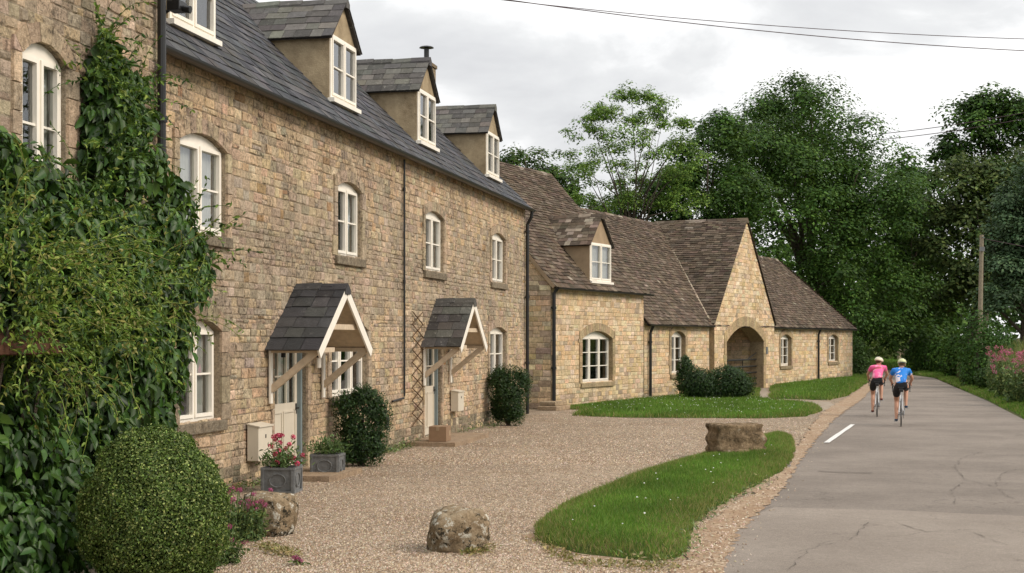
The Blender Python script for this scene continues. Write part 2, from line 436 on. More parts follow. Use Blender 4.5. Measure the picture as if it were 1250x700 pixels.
def window(root, op, T, lights=2, rows=2, depth=.09, name='window', sill=True, curtain=None, sillmat='row_stone', sillcol=(.25, .21, .15), transom=0):
    """arched casement; T(x, d, z) -> local point, d outward"""
    F = MB(); x0, x1 = op['x0'] + .004, op['x1'] - .004; o2 = dict(op, x0=x0, x1=x1, z0=op['z0'] + .004); o2['zs'] = op['zs'] - .004
    fr, bar = .055, .024; iw = (x1 - x0 - fr * 2 - .03 * (lights - 1)) / lights; holes = []; panes = []
    zt = op['zs'] - .05 + op['rise'] * .35
    for i in range(lights):
        a = x0 + fr + i * (iw + .03); st = .045
        ca, cb, za, zb = a + .006, a + iw - .006, op['z0'] + .06, zt
        cell = (zb - za - 2 * st - bar * (rows - 1)) / rows
        for r in range(rows):
            zz = za + st + r * (cell + bar)
            holes.append([(ca + st, zz), (cb - st, zz), (cb - st, zz + cell), (ca + st, zz + cell)])
        # casement leaf, proud of the frame
        for (p, q) in (((ca, za), (ca + st, zb)), ((cb - st, za), (cb, zb)), ((ca + st, za), (cb - st, za + st)), ((ca + st, zb - st), (cb - st, zb))):
            F.box((p[0], -depth, p[1]), (q[0], -depth + .018, q[1]), (.7,) * 3, T)
        panes.append((ca + st * .5, cb - st * .5, za + st * .5, zb - st * .5))
    prism(F, [op_loop(o2)] + holes, -depth - .06, -depth, T, (.7,) * 3)
    f = F.build(name, M['paint'], root)
    P = MB()
    for a, b, c, d in panes:
        t = [U(-.004, .004) for _ in range(4)]
        P.add([T(a, -depth - .03 + t[0], c), T(b, -depth - .03 + t[1], c), T(b, -depth - .03 + t[2], d), T(a, -depth - .03 + t[3], d)], [(0, 1, 2, 3)])
    g = P.build('pane', M['glass'], f)
    if curtain:
        for (a, b) in (((x0, x1),) if curtain == 'full' else ((x0 + .02, x0 + (x1 - x0) * .24), (x1 - (x1 - x0) * .24, x1 - .02))):
            Cn = MB(); n = max(6, int((b - a) / .025)); pts = []
            for i in range(n + 1): pts.append((a + (b - a) * i / n, -depth - .12 + .02 * math.sin(i * 1.9) + U(-.004, .004)))
            for (p, q) in zip(pts, pts[1:]):
                Cn.add([T(p[0], p[1], op['z0'] + .02), T(q[0], q[1], op['z0'] + .02), T(q[0], q[1], op['zs']), T(p[0], p[1], op['zs'])], [(0, 1, 2, 3)])
            Cn.build('curtain', M['curtain'], f)
    if sill:
        S = MB(); S.box((op['x0'] - .12, -.08, op['z0'] - .14), (op['x1'] + .12, .07, op['z0'] + .001), sillcol, T)
        S.build('sill', M[sillmat], f, bevel=.012)
    return f
# ================================================================ buildings
WALL = [(0.702, 0.519, 0.327), (0.672, 0.503, 0.327), (0.651, 0.496, 0.327), (0.732, 0.549, 0.351), (0.679, 0.489, 0.298), (0.628, 0.482, 0.327), (0.761, 0.601, 0.410)]
GREY = [(0.526, 0.415, 0.292), (0.489, 0.387, 0.277), (0.554, 0.445, 0.322), (0.453, 0.364, 0.263), (0.576, 0.445, 0.292)]
GOLD = [(0.784, 0.582, 0.362), (0.757, 0.562, 0.348), (0.800, 0.623, 0.399), (0.731, 0.540, 0.334), (0.800, 0.662, 0.455), (0.719, 0.521, 0.289), (0.770, 0.616, 0.427)]
DRESS = [(0.413, 0.326, 0.212), (0.399, 0.333, 0.236), (0.427, 0.357, 0.236)]
OLDDRESS = [(0.573, 0.443, 0.304), (0.531, 0.423, 0.296), (0.600, 0.464, 0.327)]
F_T = lambda x, d, z: (x, -d, z)
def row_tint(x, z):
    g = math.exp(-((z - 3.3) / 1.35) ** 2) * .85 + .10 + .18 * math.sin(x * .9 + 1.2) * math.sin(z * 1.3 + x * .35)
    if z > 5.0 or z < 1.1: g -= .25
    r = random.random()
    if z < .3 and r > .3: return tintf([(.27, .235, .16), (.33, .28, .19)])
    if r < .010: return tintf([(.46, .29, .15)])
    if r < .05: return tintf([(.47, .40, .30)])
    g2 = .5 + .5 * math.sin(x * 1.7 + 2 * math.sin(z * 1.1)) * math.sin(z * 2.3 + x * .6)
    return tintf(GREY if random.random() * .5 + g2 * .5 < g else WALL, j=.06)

# ---- cottage terrace (three dormers, two hoods)
R = Fr((-4.359, 17.2), (.2066, .9784)); RL = R.x(641); EV = 5.62; HD = 2.8
terrace = empty('cottage_terrace', (*R.O, 0), R.rz, 'long terrace of weathered limestone cottages with blue slate roof and arched cream windows', 'cottages')
def wop(pl, pr, zb, zt, **k): return opening(R.x(pl), R.x(pr), zb, zt, **k)
ups = [opening(R.x(217), R.x(275), 3.40, 4.68, .15, pal=OLDDRESS), wop(410.5, 440, 3.42, 4.68, pal=OLDDRESS), wop(518, 540.5, 3.42, 4.66, pal=OLDDRESS), wop(599.5, 615.8, 3.42, 4.64, pal=OLDDRESS)]
lows = [opening(R.x(268) - 1.3, R.x(268), .98, 2.30, .15, .28, .24, pal=DRESS), wop(403, 447.5, 1.10, 2.36, rise=.16, pal=OLDDRESS), wop(597, 617, 1.1, 2.34, pal=OLDDRESS)]
doors = [dict(opening(R.x(333), R.x(373.5), .08, 2.06, .0, .1, .1, pal=OLDDRESS)), dict(opening(R.x(517), R.x(538), .08, 2.06, .0, .1, .1, pal=OLDDRESS))]
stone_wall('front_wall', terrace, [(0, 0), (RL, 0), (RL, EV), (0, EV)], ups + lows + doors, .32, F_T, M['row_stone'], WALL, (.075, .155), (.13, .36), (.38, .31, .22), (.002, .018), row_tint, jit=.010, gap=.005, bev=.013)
DP = HD * 2
mb = MB()
mb.box((0, DP - .3, 0), (RL, DP, EV), (.3, .24, .16)); mb.build('rear_wall', M['row_stone'], terrace)
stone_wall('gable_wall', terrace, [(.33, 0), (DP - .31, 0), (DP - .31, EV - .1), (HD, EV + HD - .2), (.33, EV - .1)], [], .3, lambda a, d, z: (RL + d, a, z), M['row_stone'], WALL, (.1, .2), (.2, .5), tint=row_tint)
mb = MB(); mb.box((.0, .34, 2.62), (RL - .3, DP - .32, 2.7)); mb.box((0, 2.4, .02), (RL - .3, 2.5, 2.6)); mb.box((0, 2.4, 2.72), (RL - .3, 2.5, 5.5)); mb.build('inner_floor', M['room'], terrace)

def gable_roof(parent, x0, x1, ze, half, pitch, over, mat, cols, expo, wr, th, name='roof', jit=.006, y0=0, dim=0, capcol=None, w=None, capw=.16):
    """slated front and back slopes running along x; returns eave line"""
    t = math.tan(pitch); mb = MB(); es = Vector((0, 1, t)).normalized(); S = (half + over) / math.cos(pitch)
    zE = ze - over * t
    # boarding
    prism(mb, [[(y0 - over, zE - .05), (y0 + half, ze + half * t - .05), (y0 + 2 * half + over, zE - .05), (y0 + 2 * half + over, zE), (y0 + half, ze + half * t), (y0 - over, zE)]], x0 + .02, x1 - .02, lambda a, d, z: (d, a, z), (.03, .025, .02))
    slates(mb, (x0, y0 - over - .02, zE + .006), (1, 0, 0), es, x1 - x0, S, expo, wr, th, cols, jit=jit, dim=dim, w=w)
    slates(mb, (x0, y0 + 2 * half + over + .02, zE + .006), (1, 0, 0), Vector((0, -1, t)), x1 - x0, S, expo * 1.6, (wr[0] * 2, wr[1] * 2), th, cols, jit=jit, w=w)
    r = mb.build(name, mat, parent)
    zr = ze + half * t
    mb = MB(); ridge_caps(mb, (x0, y0 + half, zr), (x1, y0 + half, zr), (0, -1, -t), (0, 1, -t), capw, capcol or cols, th=th); mb.build('ridge', mat, r)
    return r
SLATE = [(0.051, 0.053, 0.059), (0.064, 0.066, 0.074), (0.037, 0.039, 0.044), (0.077, 0.076, 0.078), (0.058, 0.054, 0.052)]
gable_roof(terrace, -.05, RL + .07, EV + .06, HD, math.radians(45), .17, M['blue_slate'], SLATE, .24, (.22, .40), .019)

def dormer(root, fr, xc, w, yb, zs, zh, za, roof_z, cheek, slate_m, scols, winm, expo=.2, wr=(.2, .4), over=.10, curtain=None):
    """roof_z(y): height of the main roof; front plane at y=yb"""
    hw = w / 2; yh = yb
    while roof_z(yh) < zh: yh += .01
    ya = yb
    while roof_z(ya) < za: ya += .01
    D = MB()
    for sd in (-1, 1):
        T = lambda a, d, z: (xc + sd * (hw + d), a, z)
        prism(D, [[(yb, roof_z(yb) - .1), (yb + .001, zh), (yh, zh), (yh + .1, zh - .02), (yb + .2, roof_z(yb) - .1)]], -.08, 0, T, (.5,) * 3)
    prism(D, [[(xc - hw, zh - .02), (xc + hw, zh - .02), (xc, za - .06)]], -.05, .0, lambda x, d, z: (x, yb - d, z), (.5,) * 3)
    D.box((xc - hw, yb - .03, zs - .10), (xc + hw, yb + .12, zs - .005), (.5,) * 3)
    d = D.build('dormer', cheek, root)
    tt = (za - zh) / (hw + .0); mb = MB()
    for sd in (-1, 1):
        ze = zh - over * tt; P0 = (xc + sd * (hw + over), yb - .09, ze + .02); es = Vector((-sd * (hw + over), 0, za - ze)).normalized()
        S = (Vector(((hw + over), 0, za - ze))).length
        def hi(s, ze=ze):
            z = ze + s * es.z; y = yb
            while roof_z(y) < z: y += .02
            return y + .12 - (yb - .09)
        slates(mb, P0, (0, 1, 0), es, 5, S, expo, wr, .014, scols, hi=hi)
        q = [(yb - .07, 0), (ya + .1, 0)]
        vs = [(xc + sd * (hw + over - .02), yb - .07, ze - .03), (xc + sd * (hw + over - .02), yh + .15, ze - .03), (xc, ya + .05, za - .02), (xc, yb - .07, za - .02)]
        mb.add(vs + [(x, y, z + .03) for x, y, z in vs], [(0, 1, 2, 3), (4, 5, 6, 7), (0, 3, 7, 4), (0, 1, 5, 4)], (.05, .045, .04))
    r = mb.build('dormer_roof', slate_m, d)
    mb = MB(); ridge_caps(mb, (xc, yb - .10, za), (xc, ya + .1, za), Vector((-hw, 0, zh - za)), Vector((hw, 0, zh - za)), .13, scols, .42, th=.02, rise=.05)
    mb.build('dormer_ridge', slate_m, d)
    op = dict(x0=xc - hw + .01, x1=xc + hw - .01, z0=zs, zs=zh, rise=0, jamb=0, ring=0)
    win = window(root, dict(op, zs=zh - .01), lambda x, dd, z: (x, yb - .11 - dd, z), 2, winm, name='dormer_window', sill=False, curtain=curtain)
    s = MB(); s.box((xc - hw - .03, yb - .10, zs - .07), (xc + hw + .03, yb + .02, zs + .0), (.7,) * 3); s.build('sill', M['paint'], win)
    return d
RZ = lambda y: EV + .06 + y
DS = [(0.092, 0.088, 0.084), (0.112, 0.108, 0.096), (0.072, 0.068, 0.064), (0.136, 0.128, 0.112)]
for i, (a, b) in enumerate(((205, 262), (402, 434), (509, 531), (593, 608.5))):
    x0, x1 = R.x(a, -.35), R.x(b, -.35)
    dormer(terrace, R, (x0 + x1) / 2, x1 - x0, .35, 6.13, 7.24, 7.90, RZ, M['render'], M['dormer_slate'], DS, 2, curtain=None)

for i, op in enumerate(ups):
    window(terrace, op, F_T, 2, 2, curtain='full' if i == 0 else 'pair', depth=.055)
for i, op in enumerate(lows):
    window(terrace, op, F_T, 3 if i == 1 else 2, 2, curtain='pair' if i == 0 else None, depth=.08)

def door(root, op, glazed_rows, glazed_cols, cpos):
    x0, x1, z0, z1 = op['x0'], op['x1'], op['z0'], op['zs']
    fm = MB(); fw = .07
    for a, b in (((x0, z0), (x0 + fw, z1)), ((x1 - fw, z0), (x1, z1)), ((x0 + fw, z1 - fw), (x1 - fw, z1))):
        fm.box((a[0] + .002, .06, a[1]), (b[0] - .002, .20, b[1] - .002))
    fm.build('door_frame', M['blue_paint'], root)
    a, b = x0 + fw, x1 - fw; D = MB(); mid = z0 + (z1 - z0) * .46; top = z1 - fw; st = .10; holes = []
    gw = (b - a - 2 * st - .025 * (glazed_cols - 1)) / glazed_cols; gh = (top - mid - 2 * .09 - .025 * (glazed_rows - 1)) / glazed_rows
    for c in range(glazed_cols):
        for r in range(glazed_rows):
            u, v = a + st + c * (gw + .025), mid + .09 + r * (gh + .025); holes.append([(u, v), (u + gw, v), (u + gw, v + gh), (u, v + gh)])
    prism(D, [[(a + .003, z0 + .01), (b - .003, z0 + .01), (b - .003, top - .003), (a + .003, top - .003)]] + holes, -.16, -.12, F_T, (.6,) * 3)
    hwid = (b - a) / 2
    for u0, u1 in ((a + .09, a + hwid - .03), (a + hwid + .03, b - .09)):
        for p, q in (((u0, z0 + .16), (u0 + .025, mid - .03)), ((u1 - .025, z0 + .16), (u1, mid - .03)), ((u0 + .025, z0 + .16), (u1 - .025, z0 + .185)), ((u0 + .025, mid - .055), (u1 - .025, mid - .03))):
            D.box((p[0], .106, p[1]), (q[0], .1195, q[1]))
    d = D.build('door', M['door_paint'], root)
    g = MB(); g.add([(a + st - .02, .135, mid + .07), (b - st + .02, .135, mid + .07), (b - st + .02, .137, top - .07), (a + st - .02, .137, top - .07)], [(0, 1, 2, 3)]); g.build('door_pane', M['glass'], d)
    c = MB()
    n = 26
    for i in range(n):
        u0 = a + st + (b - a - 2 * st) * i / n; u1 = a + st + (b - a - 2 * st) * (i + 1) / n
        if .35 < (i % 13) / 13 < .65: continue
        c.add([(u0, .2 + .012 * math.sin(i * 2), mid), (u1, .2 + .012 * math.sin(i * 2 + 2), mid), (u1, .2 + .012 * math.sin(i * 2 + 2), top), (u0, .2 + .012 * math.sin(i * 2), top)], [(0, 1, 2, 3)])
    c.build('door_curtain', M['curtain'], d)
    h = MB(); hx = b - .06; h.tube([(hx, .12, mid + .0), (hx, .07, mid + .0)], .012); h.tube([(hx, .07, mid + .0), (hx - .11, .07, mid + .0)], .011); h.box((hx - .02, .108, mid - .09), (hx + .02, .119, mid + .07)); h.build('handle', M['black'], d)
door(terrace, doors[0], 2, 3, 0); door(terrace, doors[1], 2, 2, 0)

def hood(root, xc, slm, cols, w, hw=1.2, pj=.78, ze=1.93, zr=2.84):
    H = MB(); S = Vector((hw, 0, zr - ze)).length
    for sd in (-1, 1):
        e = Vector((-sd * hw, 0, zr - ze)).normalized(); P0 = Vector((xc + sd * (hw + .04), -.005, ze - .03)) + Vector((0, 0, .03))
        slates(H, (xc + sd * (hw + .05), -pj - .05, ze - .02), (0, 1, 0), e, pj + .045, S + .03, .25, (.22, .38), .018, cols, w=w)
        vs = [(xc + sd * (hw), -pj, ze - .035), (xc + sd * hw, -.0, ze - .035), (xc, -.0, zr - .035), (xc, -pj, zr - .035)]
        H.add(vs + [(x, y, z + .03) for x, y, z in vs], [(0, 1, 2, 3), (4, 5, 6, 7), (0, 3, 7, 4), (0, 1, 5, 4)], (.03, .03, .03))
    h = H.build('porch_hood', slm, root)
    c = MB(); ridge_caps(c, (xc, -pj - .06, zr), (xc, -.01, zr), Vector((-hw, 0, ze - zr)), Vector((hw, 0, ze - zr)), .15, cols, .42, th=.03, rise=.02); c.build('hood_ridge', slm, h)
    n2 = Vector((-(zr - ze), 0, hw)).normalized()
    for sd in (-1, 1):
        b = MB(); b.bar((xc + sd * (hw + .03), -pj - .03, ze - .10), (xc + sd * .045, -pj - .03, zr - .11), .03, .15, up=(sd * -n2.x, 0, n2.z)); b.build('bargeboard', M['paint'], h)
        b = MB(); b.add([(xc + sd * (hw - .03), -pj + .02, ze - .045), (xc + sd * (hw - .03), -.01, ze - .045), (xc, -.01, zr - .045), (xc, -pj + .02, zr - .045)], [(0, 1, 2, 3)]); b.build('soffit_board', M['oak'], h)
        px = xc + sd * (hw - .06)
        b = MB(); b.box((px - .045, -.07, 1.12), (px + .045, -0.034, ze - .04)); b.build('wall_post', M['paint' if sd < 0 else 'paint'], h, bevel=.006)
        b = MB(); b.bar((px, -.06, 1.32), (px, -pj + .04, ze - .06), .07, .10, up=(0, 1, 1)); b.build('brace', M['oak'], h, bevel=.006)
        b = MB(); b.box((px - .04, -pj + .0, ze - .08), (px + .04, -.03, ze - .02)); b.build('rail', M['oak'], h)
    b = MB(); b.bar((xc - hw * .55, -pj + .05, ze + .30), (xc + hw * .55, -pj + .05, ze + .30), .05, .08); b.bar((xc - hw + .05, -pj + .06, ze - .04), (xc - .35, -pj + .06, ze - .04), .05, .07)
    b.build('tie_beam', M['oak'], h)
HS = [(0.034, 0.034, 0.035), (0.045, 0.045, 0.046), (0.026, 0.026, 0.028), (0.056, 0.054, 0.053)]
hood(terrace, R.x(420.5, .78), M['hood_slate'], HS, None)
hood(terrace, (R.x(560.5, .78) + R.x(592, .78)) / 2, M['hood_slate_old'], [(.06, .055, .05), (.08, .075, .065), (.045, .04, .035)], None, hw=1.12)
# moss heap at the ridge end of the first hood
def gutter(root, x0, x1, y, z, name='gutter'):
    mb = MB(); n = 7
    for k, r in ((0, .062), (1, .052)):
        vs = []
        for x in (x0, x1): vs += [(x, y + r * math.cos(math.pi + math.pi * i / n), z + r * math.sin(math.pi + math.pi * i / n)) for i in range(n + 1)]
        mb.add(vs, [(i, i + 1, n + 2 + i, n + 1 + i) for i in range(n)])
    mb.box((x0, y + .06, z - .04), (x1, y + .10, z + .05))
    return mb.build(name, M['black'], root)
def pipe(root, pts, r=.036, name='drainpipe'):
    mb = MB(); mb.tube(pts, r, 10)
    (x, y, z1), z0 = pts[0], pts[-1][2]
    z = z1 - .6
    if name == 'waste_pipe': pts = [pts[0], pts[0]]; z0 = 1.1
    while z > z0 + .3: mb.tube([(pts[-1][0], pts[-1][1], z), (pts[-1][0], pts[-1][1], z + .07)], r * 1.35, 10); mb.box((pts[-1][0] - r * 1.9, pts[-1][1] + .0, z + .02), (pts[-1][0] + r * 1.9, -0.034, z + .05)); z -= 1.75
    return mb.build(name, M['black'], root, smooth=False)
gutter(terrace, 0.02, RL + .06, -.225, 5.50)
pipe(terrace, [(RL - .14, -.22, 5.48), (RL - .14, -.2, 5.3), (RL - .14, -.09, 5.1), (RL - .14, -.09, .05)], .045)
x = R.x(490.5)
pipe(terrace, [(x, -.05, 5.45), (x, -.05, .98), (x - .04, -.05, .93), (R.x(476), -.05, .90)], .02, 'waste_pipe')
mb = MB(); xv = R.x(471); mb.box((xv - .11, -.035, .42), (xv + .11, -.02, .64));
for i in range(5): mb.box((xv - .09, -.045, .44 + i * .04), (xv + .09, -.036, .455 + i * .04))
mb.build('vent_grille', M['black'], terrace)
for pxl, zz, nm in ((338, 1.88, 0), (381.5, 1.86, 1)):
    xx = R.x(pxl); mb = MB(); mb.box((xx - .06, -.11, zz - .02), (xx + .06, -0.034, zz + .12)); mb.tube([(xx, -.10, zz - .03), (xx, -.10, zz - .1)], .035); lo = mb.build('wall_lamp', M['black'], terrace, bevel=.006)
    if nm: g = MB(); g.tube([(xx, -.10, zz - .11), (xx, -.10, zz - .26)], .042, 12); g.build('lamp_glass', M['paint'], lo)
# chimney and cowl at the far gable
mb = MB(); ch = MB()
cx = RL - .62
stone_wall('chimney', terrace, [(-.42, 8.0), (.42, 8.0), (.42, 9.3), (-.42, 9.3)], [], .05, lambda a, d, z: (cx - .35 - d, HD + a, z), M['row_stone'], OLDDRESS, (.14, .2), (.2, .4))
ch = [o for o in bpy.data.objects if o.name.startswith('chimney')][0]
mb.box((cx - .345, HD - .415, 8.0), (cx + .30, HD + .42, 9.3), (.33, .26, .17)); mb.box((cx - .37, HD - .45, 9.303), (cx + .33, HD + .45, 9.40), (.22, .17, .11)); mb.build('stack', M['row_stone'], ch, bevel=.01)
mb = MB(); ccx = R.x(518, -HD); mb.tube([(cx - .05, HD - .25, 9.40), (cx - .05, HD - .25, 9.80)], .07, 10); mb.tube([(cx - .05, HD - .25, 9.82), (cx - .05, HD - .25, 9.85), (cx - .05, HD - .25, 9.88)], [.2, .17, .04], 12)
mb.build('cowl', M['black'], ch)
# flood lamp high on the wall by the first dormer
mb = MB(); xx = R.x(211, .3); mb.tube([(.35, -.03, 5.85), (.35, -.28, 5.98)], .02); mb.box((.2, -.42, 5.92), (.42, -.26, 6.04)); mb.tube([(.30, -.42, 5.95), (.30, -.52, 5.93)], [.04, .05]); mb.build('security_lamp', M['black'], terrace, bevel=.01)

# ---- taller neighbour cottage on the left, a little proud of the terrace
LO = R.w(-9.0, -.25); Lf = Fr(LO, R.u); LL = 9.0 + .0; LEV = 7.0
left = empty('tall_cottage', (*Lf.O, 0), Lf.rz, 'taller grey limestone cottage at the left edge, half buried in creeper', 'cottage')
la = opening(Lf.x(24), Lf.x(80), 3.45, 4.98, .17, pal=OLDDRESS); lb = opening(Lf.x(77) - 5.0, Lf.x(77) - 3.9, 3.45, 4.75, .15, pal=OLDDRESS)
def left_tint(x, z):
    return tintf(GREY if random.random() < .74 else WALL)
stone_wall('front_wall', left, [(0, 0), (LL, 0), (LL, LEV), (0, LEV)], [la, lb], .35, F_T, M['row_stone'], WALL, (.075, .165), (.12, .34), (.36, .30, .22), (.002, .020), left_tint, jit=.011, gap=.005, bev=.014)
window(left, la, F_T, 2, 2, depth=.05, curtain='pair'); window(left, lb, F_T, 2, 2)
stone_wall('side_wall', left, [(.36, 0), (5.6, 0), (5.6, LEV), (2.9, LEV + 2.6), (.36, LEV)], [], .3, lambda a, d, z: (LL + d, a, z), M['row_stone'], WALL, (.1, .2), (.2, .5), tint=left_tint)
mb = MB(); mb.box((0, 5.55, 0), (LL - .31, 5.85, LEV), (.3, .25, .18)); mb.box((-.3, .0, 0), (0, 5.85, LEV), (.3, .25, .18)); mb.build('rear_wall', M['row_stone'], left)
mb = MB(); mb.box((.02, .4, 2.62), (LL - .31, 5.5, 2.7)); mb.build('inner_floor', M['room'], left)
gable_roof(left, -.1, LL + .1, LEV + .05, 2.9, math.radians(45), .2, M['blue_slate'], SLATE, .3, (.3, .5), .014)
gutter(left, 0, LL, -.25, LEV - .12)
pipe(left, [(LL - .12, -.22, LEV - .1), (LL - .12, -.1, LEV - .4), (LL - .12, -.1, .1)], .05)

# ---- stone cottage with dormer (front block of the barn range)
B = Fr((1.14, 42.9), (.4412, .8974)); BL = B.x(785.5); BE = 3.72; BH = 3.45; PT = math.radians(49)
cott = empty('stone_cottage', (*B.O, 0), B.rz, 'honey stone cottage with one dormer in its mossy stone-tiled roof, beyond the long terrace', 'cottage')
def barn_tint(x, z):
    if z < .35: return tintf(GREY + GOLD)
    return tintf(GOLD if random.random() < .95 else GREY, j=.07)
bo = opening(B.x(710), B.x(747), 1.17 - .35 + .0, 2.42, .26, .2, .26, pal=[(.48, .37, .22), (.45, .35, .21)])
bo['z0'] = B.z(467, B.x(728)); bo['zs'] = B.z(404.5, B.x(728)) - .24; bo['rise'] = .24
stone_wall('front_wall', cott, [(0, 0), (BL, 0), (BL, BE), (0, BE)], [bo], .4, F_T, M['barn_stone'], GOLD, (.11, .19), (.2, .5), (.33, .25, .15), (.002, .013), barn_tint)
window(cott, bo, F_T, 3, 3, depth=.12, sillmat='barn_stone', sillcol=(.38, .30, .18))
GT = BE + BH * math.tan(PT) - .1
def gab_tint(x, z): return tintf(GOLD if random.random() < .6 else GREY, j=.12)
stone_wall('left_gable_wall', cott, [(.0, 0), (2 * BH, 0), (2 * BH, BE - .05), (BH, GT), (.0, BE - .05)], [], .3, lambda a, d, z: (-d - .02, a, z), M['barn_stone'], GOLD, (.12, .2), (.2, .5), (.3, .23, .14), (.002, .015), gab_tint)
stone_wall('right_gable_wall', cott, [(.41, 0), (2 * BH, 0), (2 * BH, BE - .05), (BH, GT), (.41, BE - .05)], [], .3, lambda a, d, z: (BL + d * .5, a, z), M['barn_stone'], GOLD, (.12, .2), (.3, .6), tint=gab_tint)
mb = MB(); mb.box((.3, 2 * BH - .3, 0), (BL - .31, 2 * BH, BE), (.4, .3, .18)); mb.build('rear_wall', M['barn_stone'], cott)
mb = MB(); mb.box((.31, .42, 2.7), (BL - .31, 2 * BH - .32, 2.8)); mb.build('inner_floor', M['room'], cott)
SS = [(.105, .078, .056), (.13, .099, .073), (.078, .06, .045), (.155, .12, .09), (.095, .074, .055), (.26, .22, .17)]; SW = [5, 5, 4, 3, 4, .12]
gable_roof(cott, -.12, BL + .10, BE + .03, BH, PT, .16, M['stone_slate'], SS, .155, (.17, .40), 0.034, jit=.014, dim=.35, w=SW)
mb = MB()                                                       # pointed verge on the gable end
es = Vector((0, 1, math.tan(PT))).normalized(); mb.bar((-.10, -.14, BE - .17), (-.10, BH, BE + BH * math.tan(PT) - .03), .06, .10, up=(0, -es.z, es.y)); mb.build('verge', M['barn_render'], cott)
BZ = lambda y: BE + .03 + y * math.tan(PT)
dormer(cott, B, (B.x(719.5, -.05) + B.x(745.5, -.05)) / 2, B.x(745.5, -.05) - B.x(719.5, -.05), .05, BE + .13, 5.06, 5.93, BZ, M['barn_render'], M['stone_slate'], SS, 2, expo=.15, wr=(.16, .34), curtain='full')
gutter(cott, 0, BL + .35, -.20, BE - .17)
pipe(cott, [(.0, -.2, BE - .2), (.0, -.09, BE - .35), (.0, -.09, .1)], .055)

# ---- low barn range with the arched gateway
G = Fr(B.w(BL), B.u); GL = G.x(1040.5); GE = 2.71; GH = 3.5; g0 = G.x(872, .2); g1 = G.x(945, .2); WH = 3.1; tP = math.tan(PT)
barn = empty('barn_range', (*G.O, 0), G.rz, 'low honey stone barn range with tall gabled archway and mossy stone-tiled roof', 'barn')
def bop(pl, pr, pyb, pyt, rise=.18):
    a, b = G.x(pl), G.x(pr); c = (a + b) / 2; return opening(a, b, G.z(pyb, c), G.z(pyt, c), rise, .2, .24, pal=[(.46, .35, .2), (.44, .34, .22)])
o1 = bop(819, 836, 457, 404.5); o2 = bop(952.5, 965.5, 447, 408.5); o3 = bop(1011, 1022.5, 442, 408.5)
stone_wall('left_wall', barn, [(.06, 0), (g0 - .01, 0), (g0 - .01, GE), (.06, GE)], [o1], .4, F_T, M['barn_stone'], GOLD, (.11, .2), (.25, .6), (.33, .25, .15), (.002, .012), barn_tint)
stone_wall('right_wall', barn, [(g1 + .01, 0), (GL, 0), (GL, GE), (g1 + .01, GE)], [o2, o3], .4, F_T, M['barn_stone'], GOLD, (.11, .2), (.25, .6), (.33, .25, .15), (.002, .012), barn_tint)
for o in (o1, o2, o3): window(barn, o, F_T, 2, 3, depth=.14, sillmat='barn_stone', sillcol=(.30, .24, .15))
gm = (g0 + g1) / 2; az = G.z(268.5, gm + .2, .2); gt = (az - GE) / ((g1 - g0) / 2)
ar = opening(G.x(886.5, .2), G.x(931.5, .2), .0, G.z(398.5, G.x(909, .2), .2), .62, .3, .4, pal=[(.50, .38, .22), (.47, .36, .21)]); ar['z0'] = .001
outl = [(g0, 0), (ar['x0'], 0), (ar['x0'], ar['zs'])] + arc(ar)[::-1][1:-1] + [(ar['x1'], ar['zs']), (ar['x1'], 0), (g1, 0), (g1, GE - .0), (gm, az - .02), (g0, GE - .0)]
def gable_with_arch():
    mb = MB(); T = lambda x, d, z: (x, -.2 - d, z)
    loops = [outl]; prism(mb, loops, -.55, 0, T, (.33, .25, .15)); return mb.build('gable_wall_core', M['barn_stone'], barn)
# stones over the core: same outline, arch treated as an opening
solid = [(g0, 0), (g1, 0), (g1, GE), (gm, az - .02), (g0, GE)]
_prism = prism
def prism_skip(mb, loops, d0, d1, T, col): _prism(mb, [outl], -.55, 0, T, col)
prism = prism_skip
gw = stone_wall('gable_wall', barn, solid, [dict(ar, z0=-.01)], .55, lambda x, d, z: (x, -.2 - d, z), M['barn_stone'], GOLD, (.11, .2), (.25, .55), (.33, .25, .15), (.002, .014), barn_tint)
prism = _prism
ax0, ax1 = ar['x0'], ar['x1']
for nm, T in (('passage_side_wall', lambda a, d, z: (ax1 + .12 - d, a, z)), ('passage_side_wall', lambda a, d, z: (ax0 - .12 + d, a, z))):
    stone_wall(nm, barn, [(.36, 0), (6.4, 0), (6.4, 3.2), (.36, 3.2)], [], .25, T, M['barn_stone'], GOLD, (.12, .2), (.3, .6), tint=barn_tint)
stone_wall('passage_back_wall', barn, [(ax0 - .12, 0), (ax1 + .12, 0), (ax1 + .12, 3.2), (ax0 - .12, 3.2)], [], .25, lambda a, d, z: (a, 4.6 - d, z), M['barn_stone'], GOLD, (.12, .2), (.3, .6), tint=barn_tint)
mb = MB(); mb.box((ax0 - .1, .36, 3.15), (ax1 + .1, 6.4, 3.22)); 
for i in range(8): mb.box((ax0 - .1, .5 + i * .7, 3.02), (ax1 + .1, .6 + i * .7, 3.148))
mb.build('passage_ceiling', M['wood_old'], barn)
mb = MB(); mb.box((.06, 2 * GH - .3, 0), (g1, 2 * GH, GE), (.4, .3, .18)); mb.box((g1, 2 * WH - .3, 0), (GL, 2 * WH, GE), (.4, .3, .18)); mb.build('rear_wall', M['barn_stone'], barn)
stone_wall('end_wall', barn, [(.41, 0), (2 * WH - .31, 0), (2 * WH - .31, GE), (.41, GE)], [], .3, lambda a, d, z: (GL + d, a, z), M['barn_stone'], GOLD, (.12, .2), (.3, .6), tint=barn_tint)
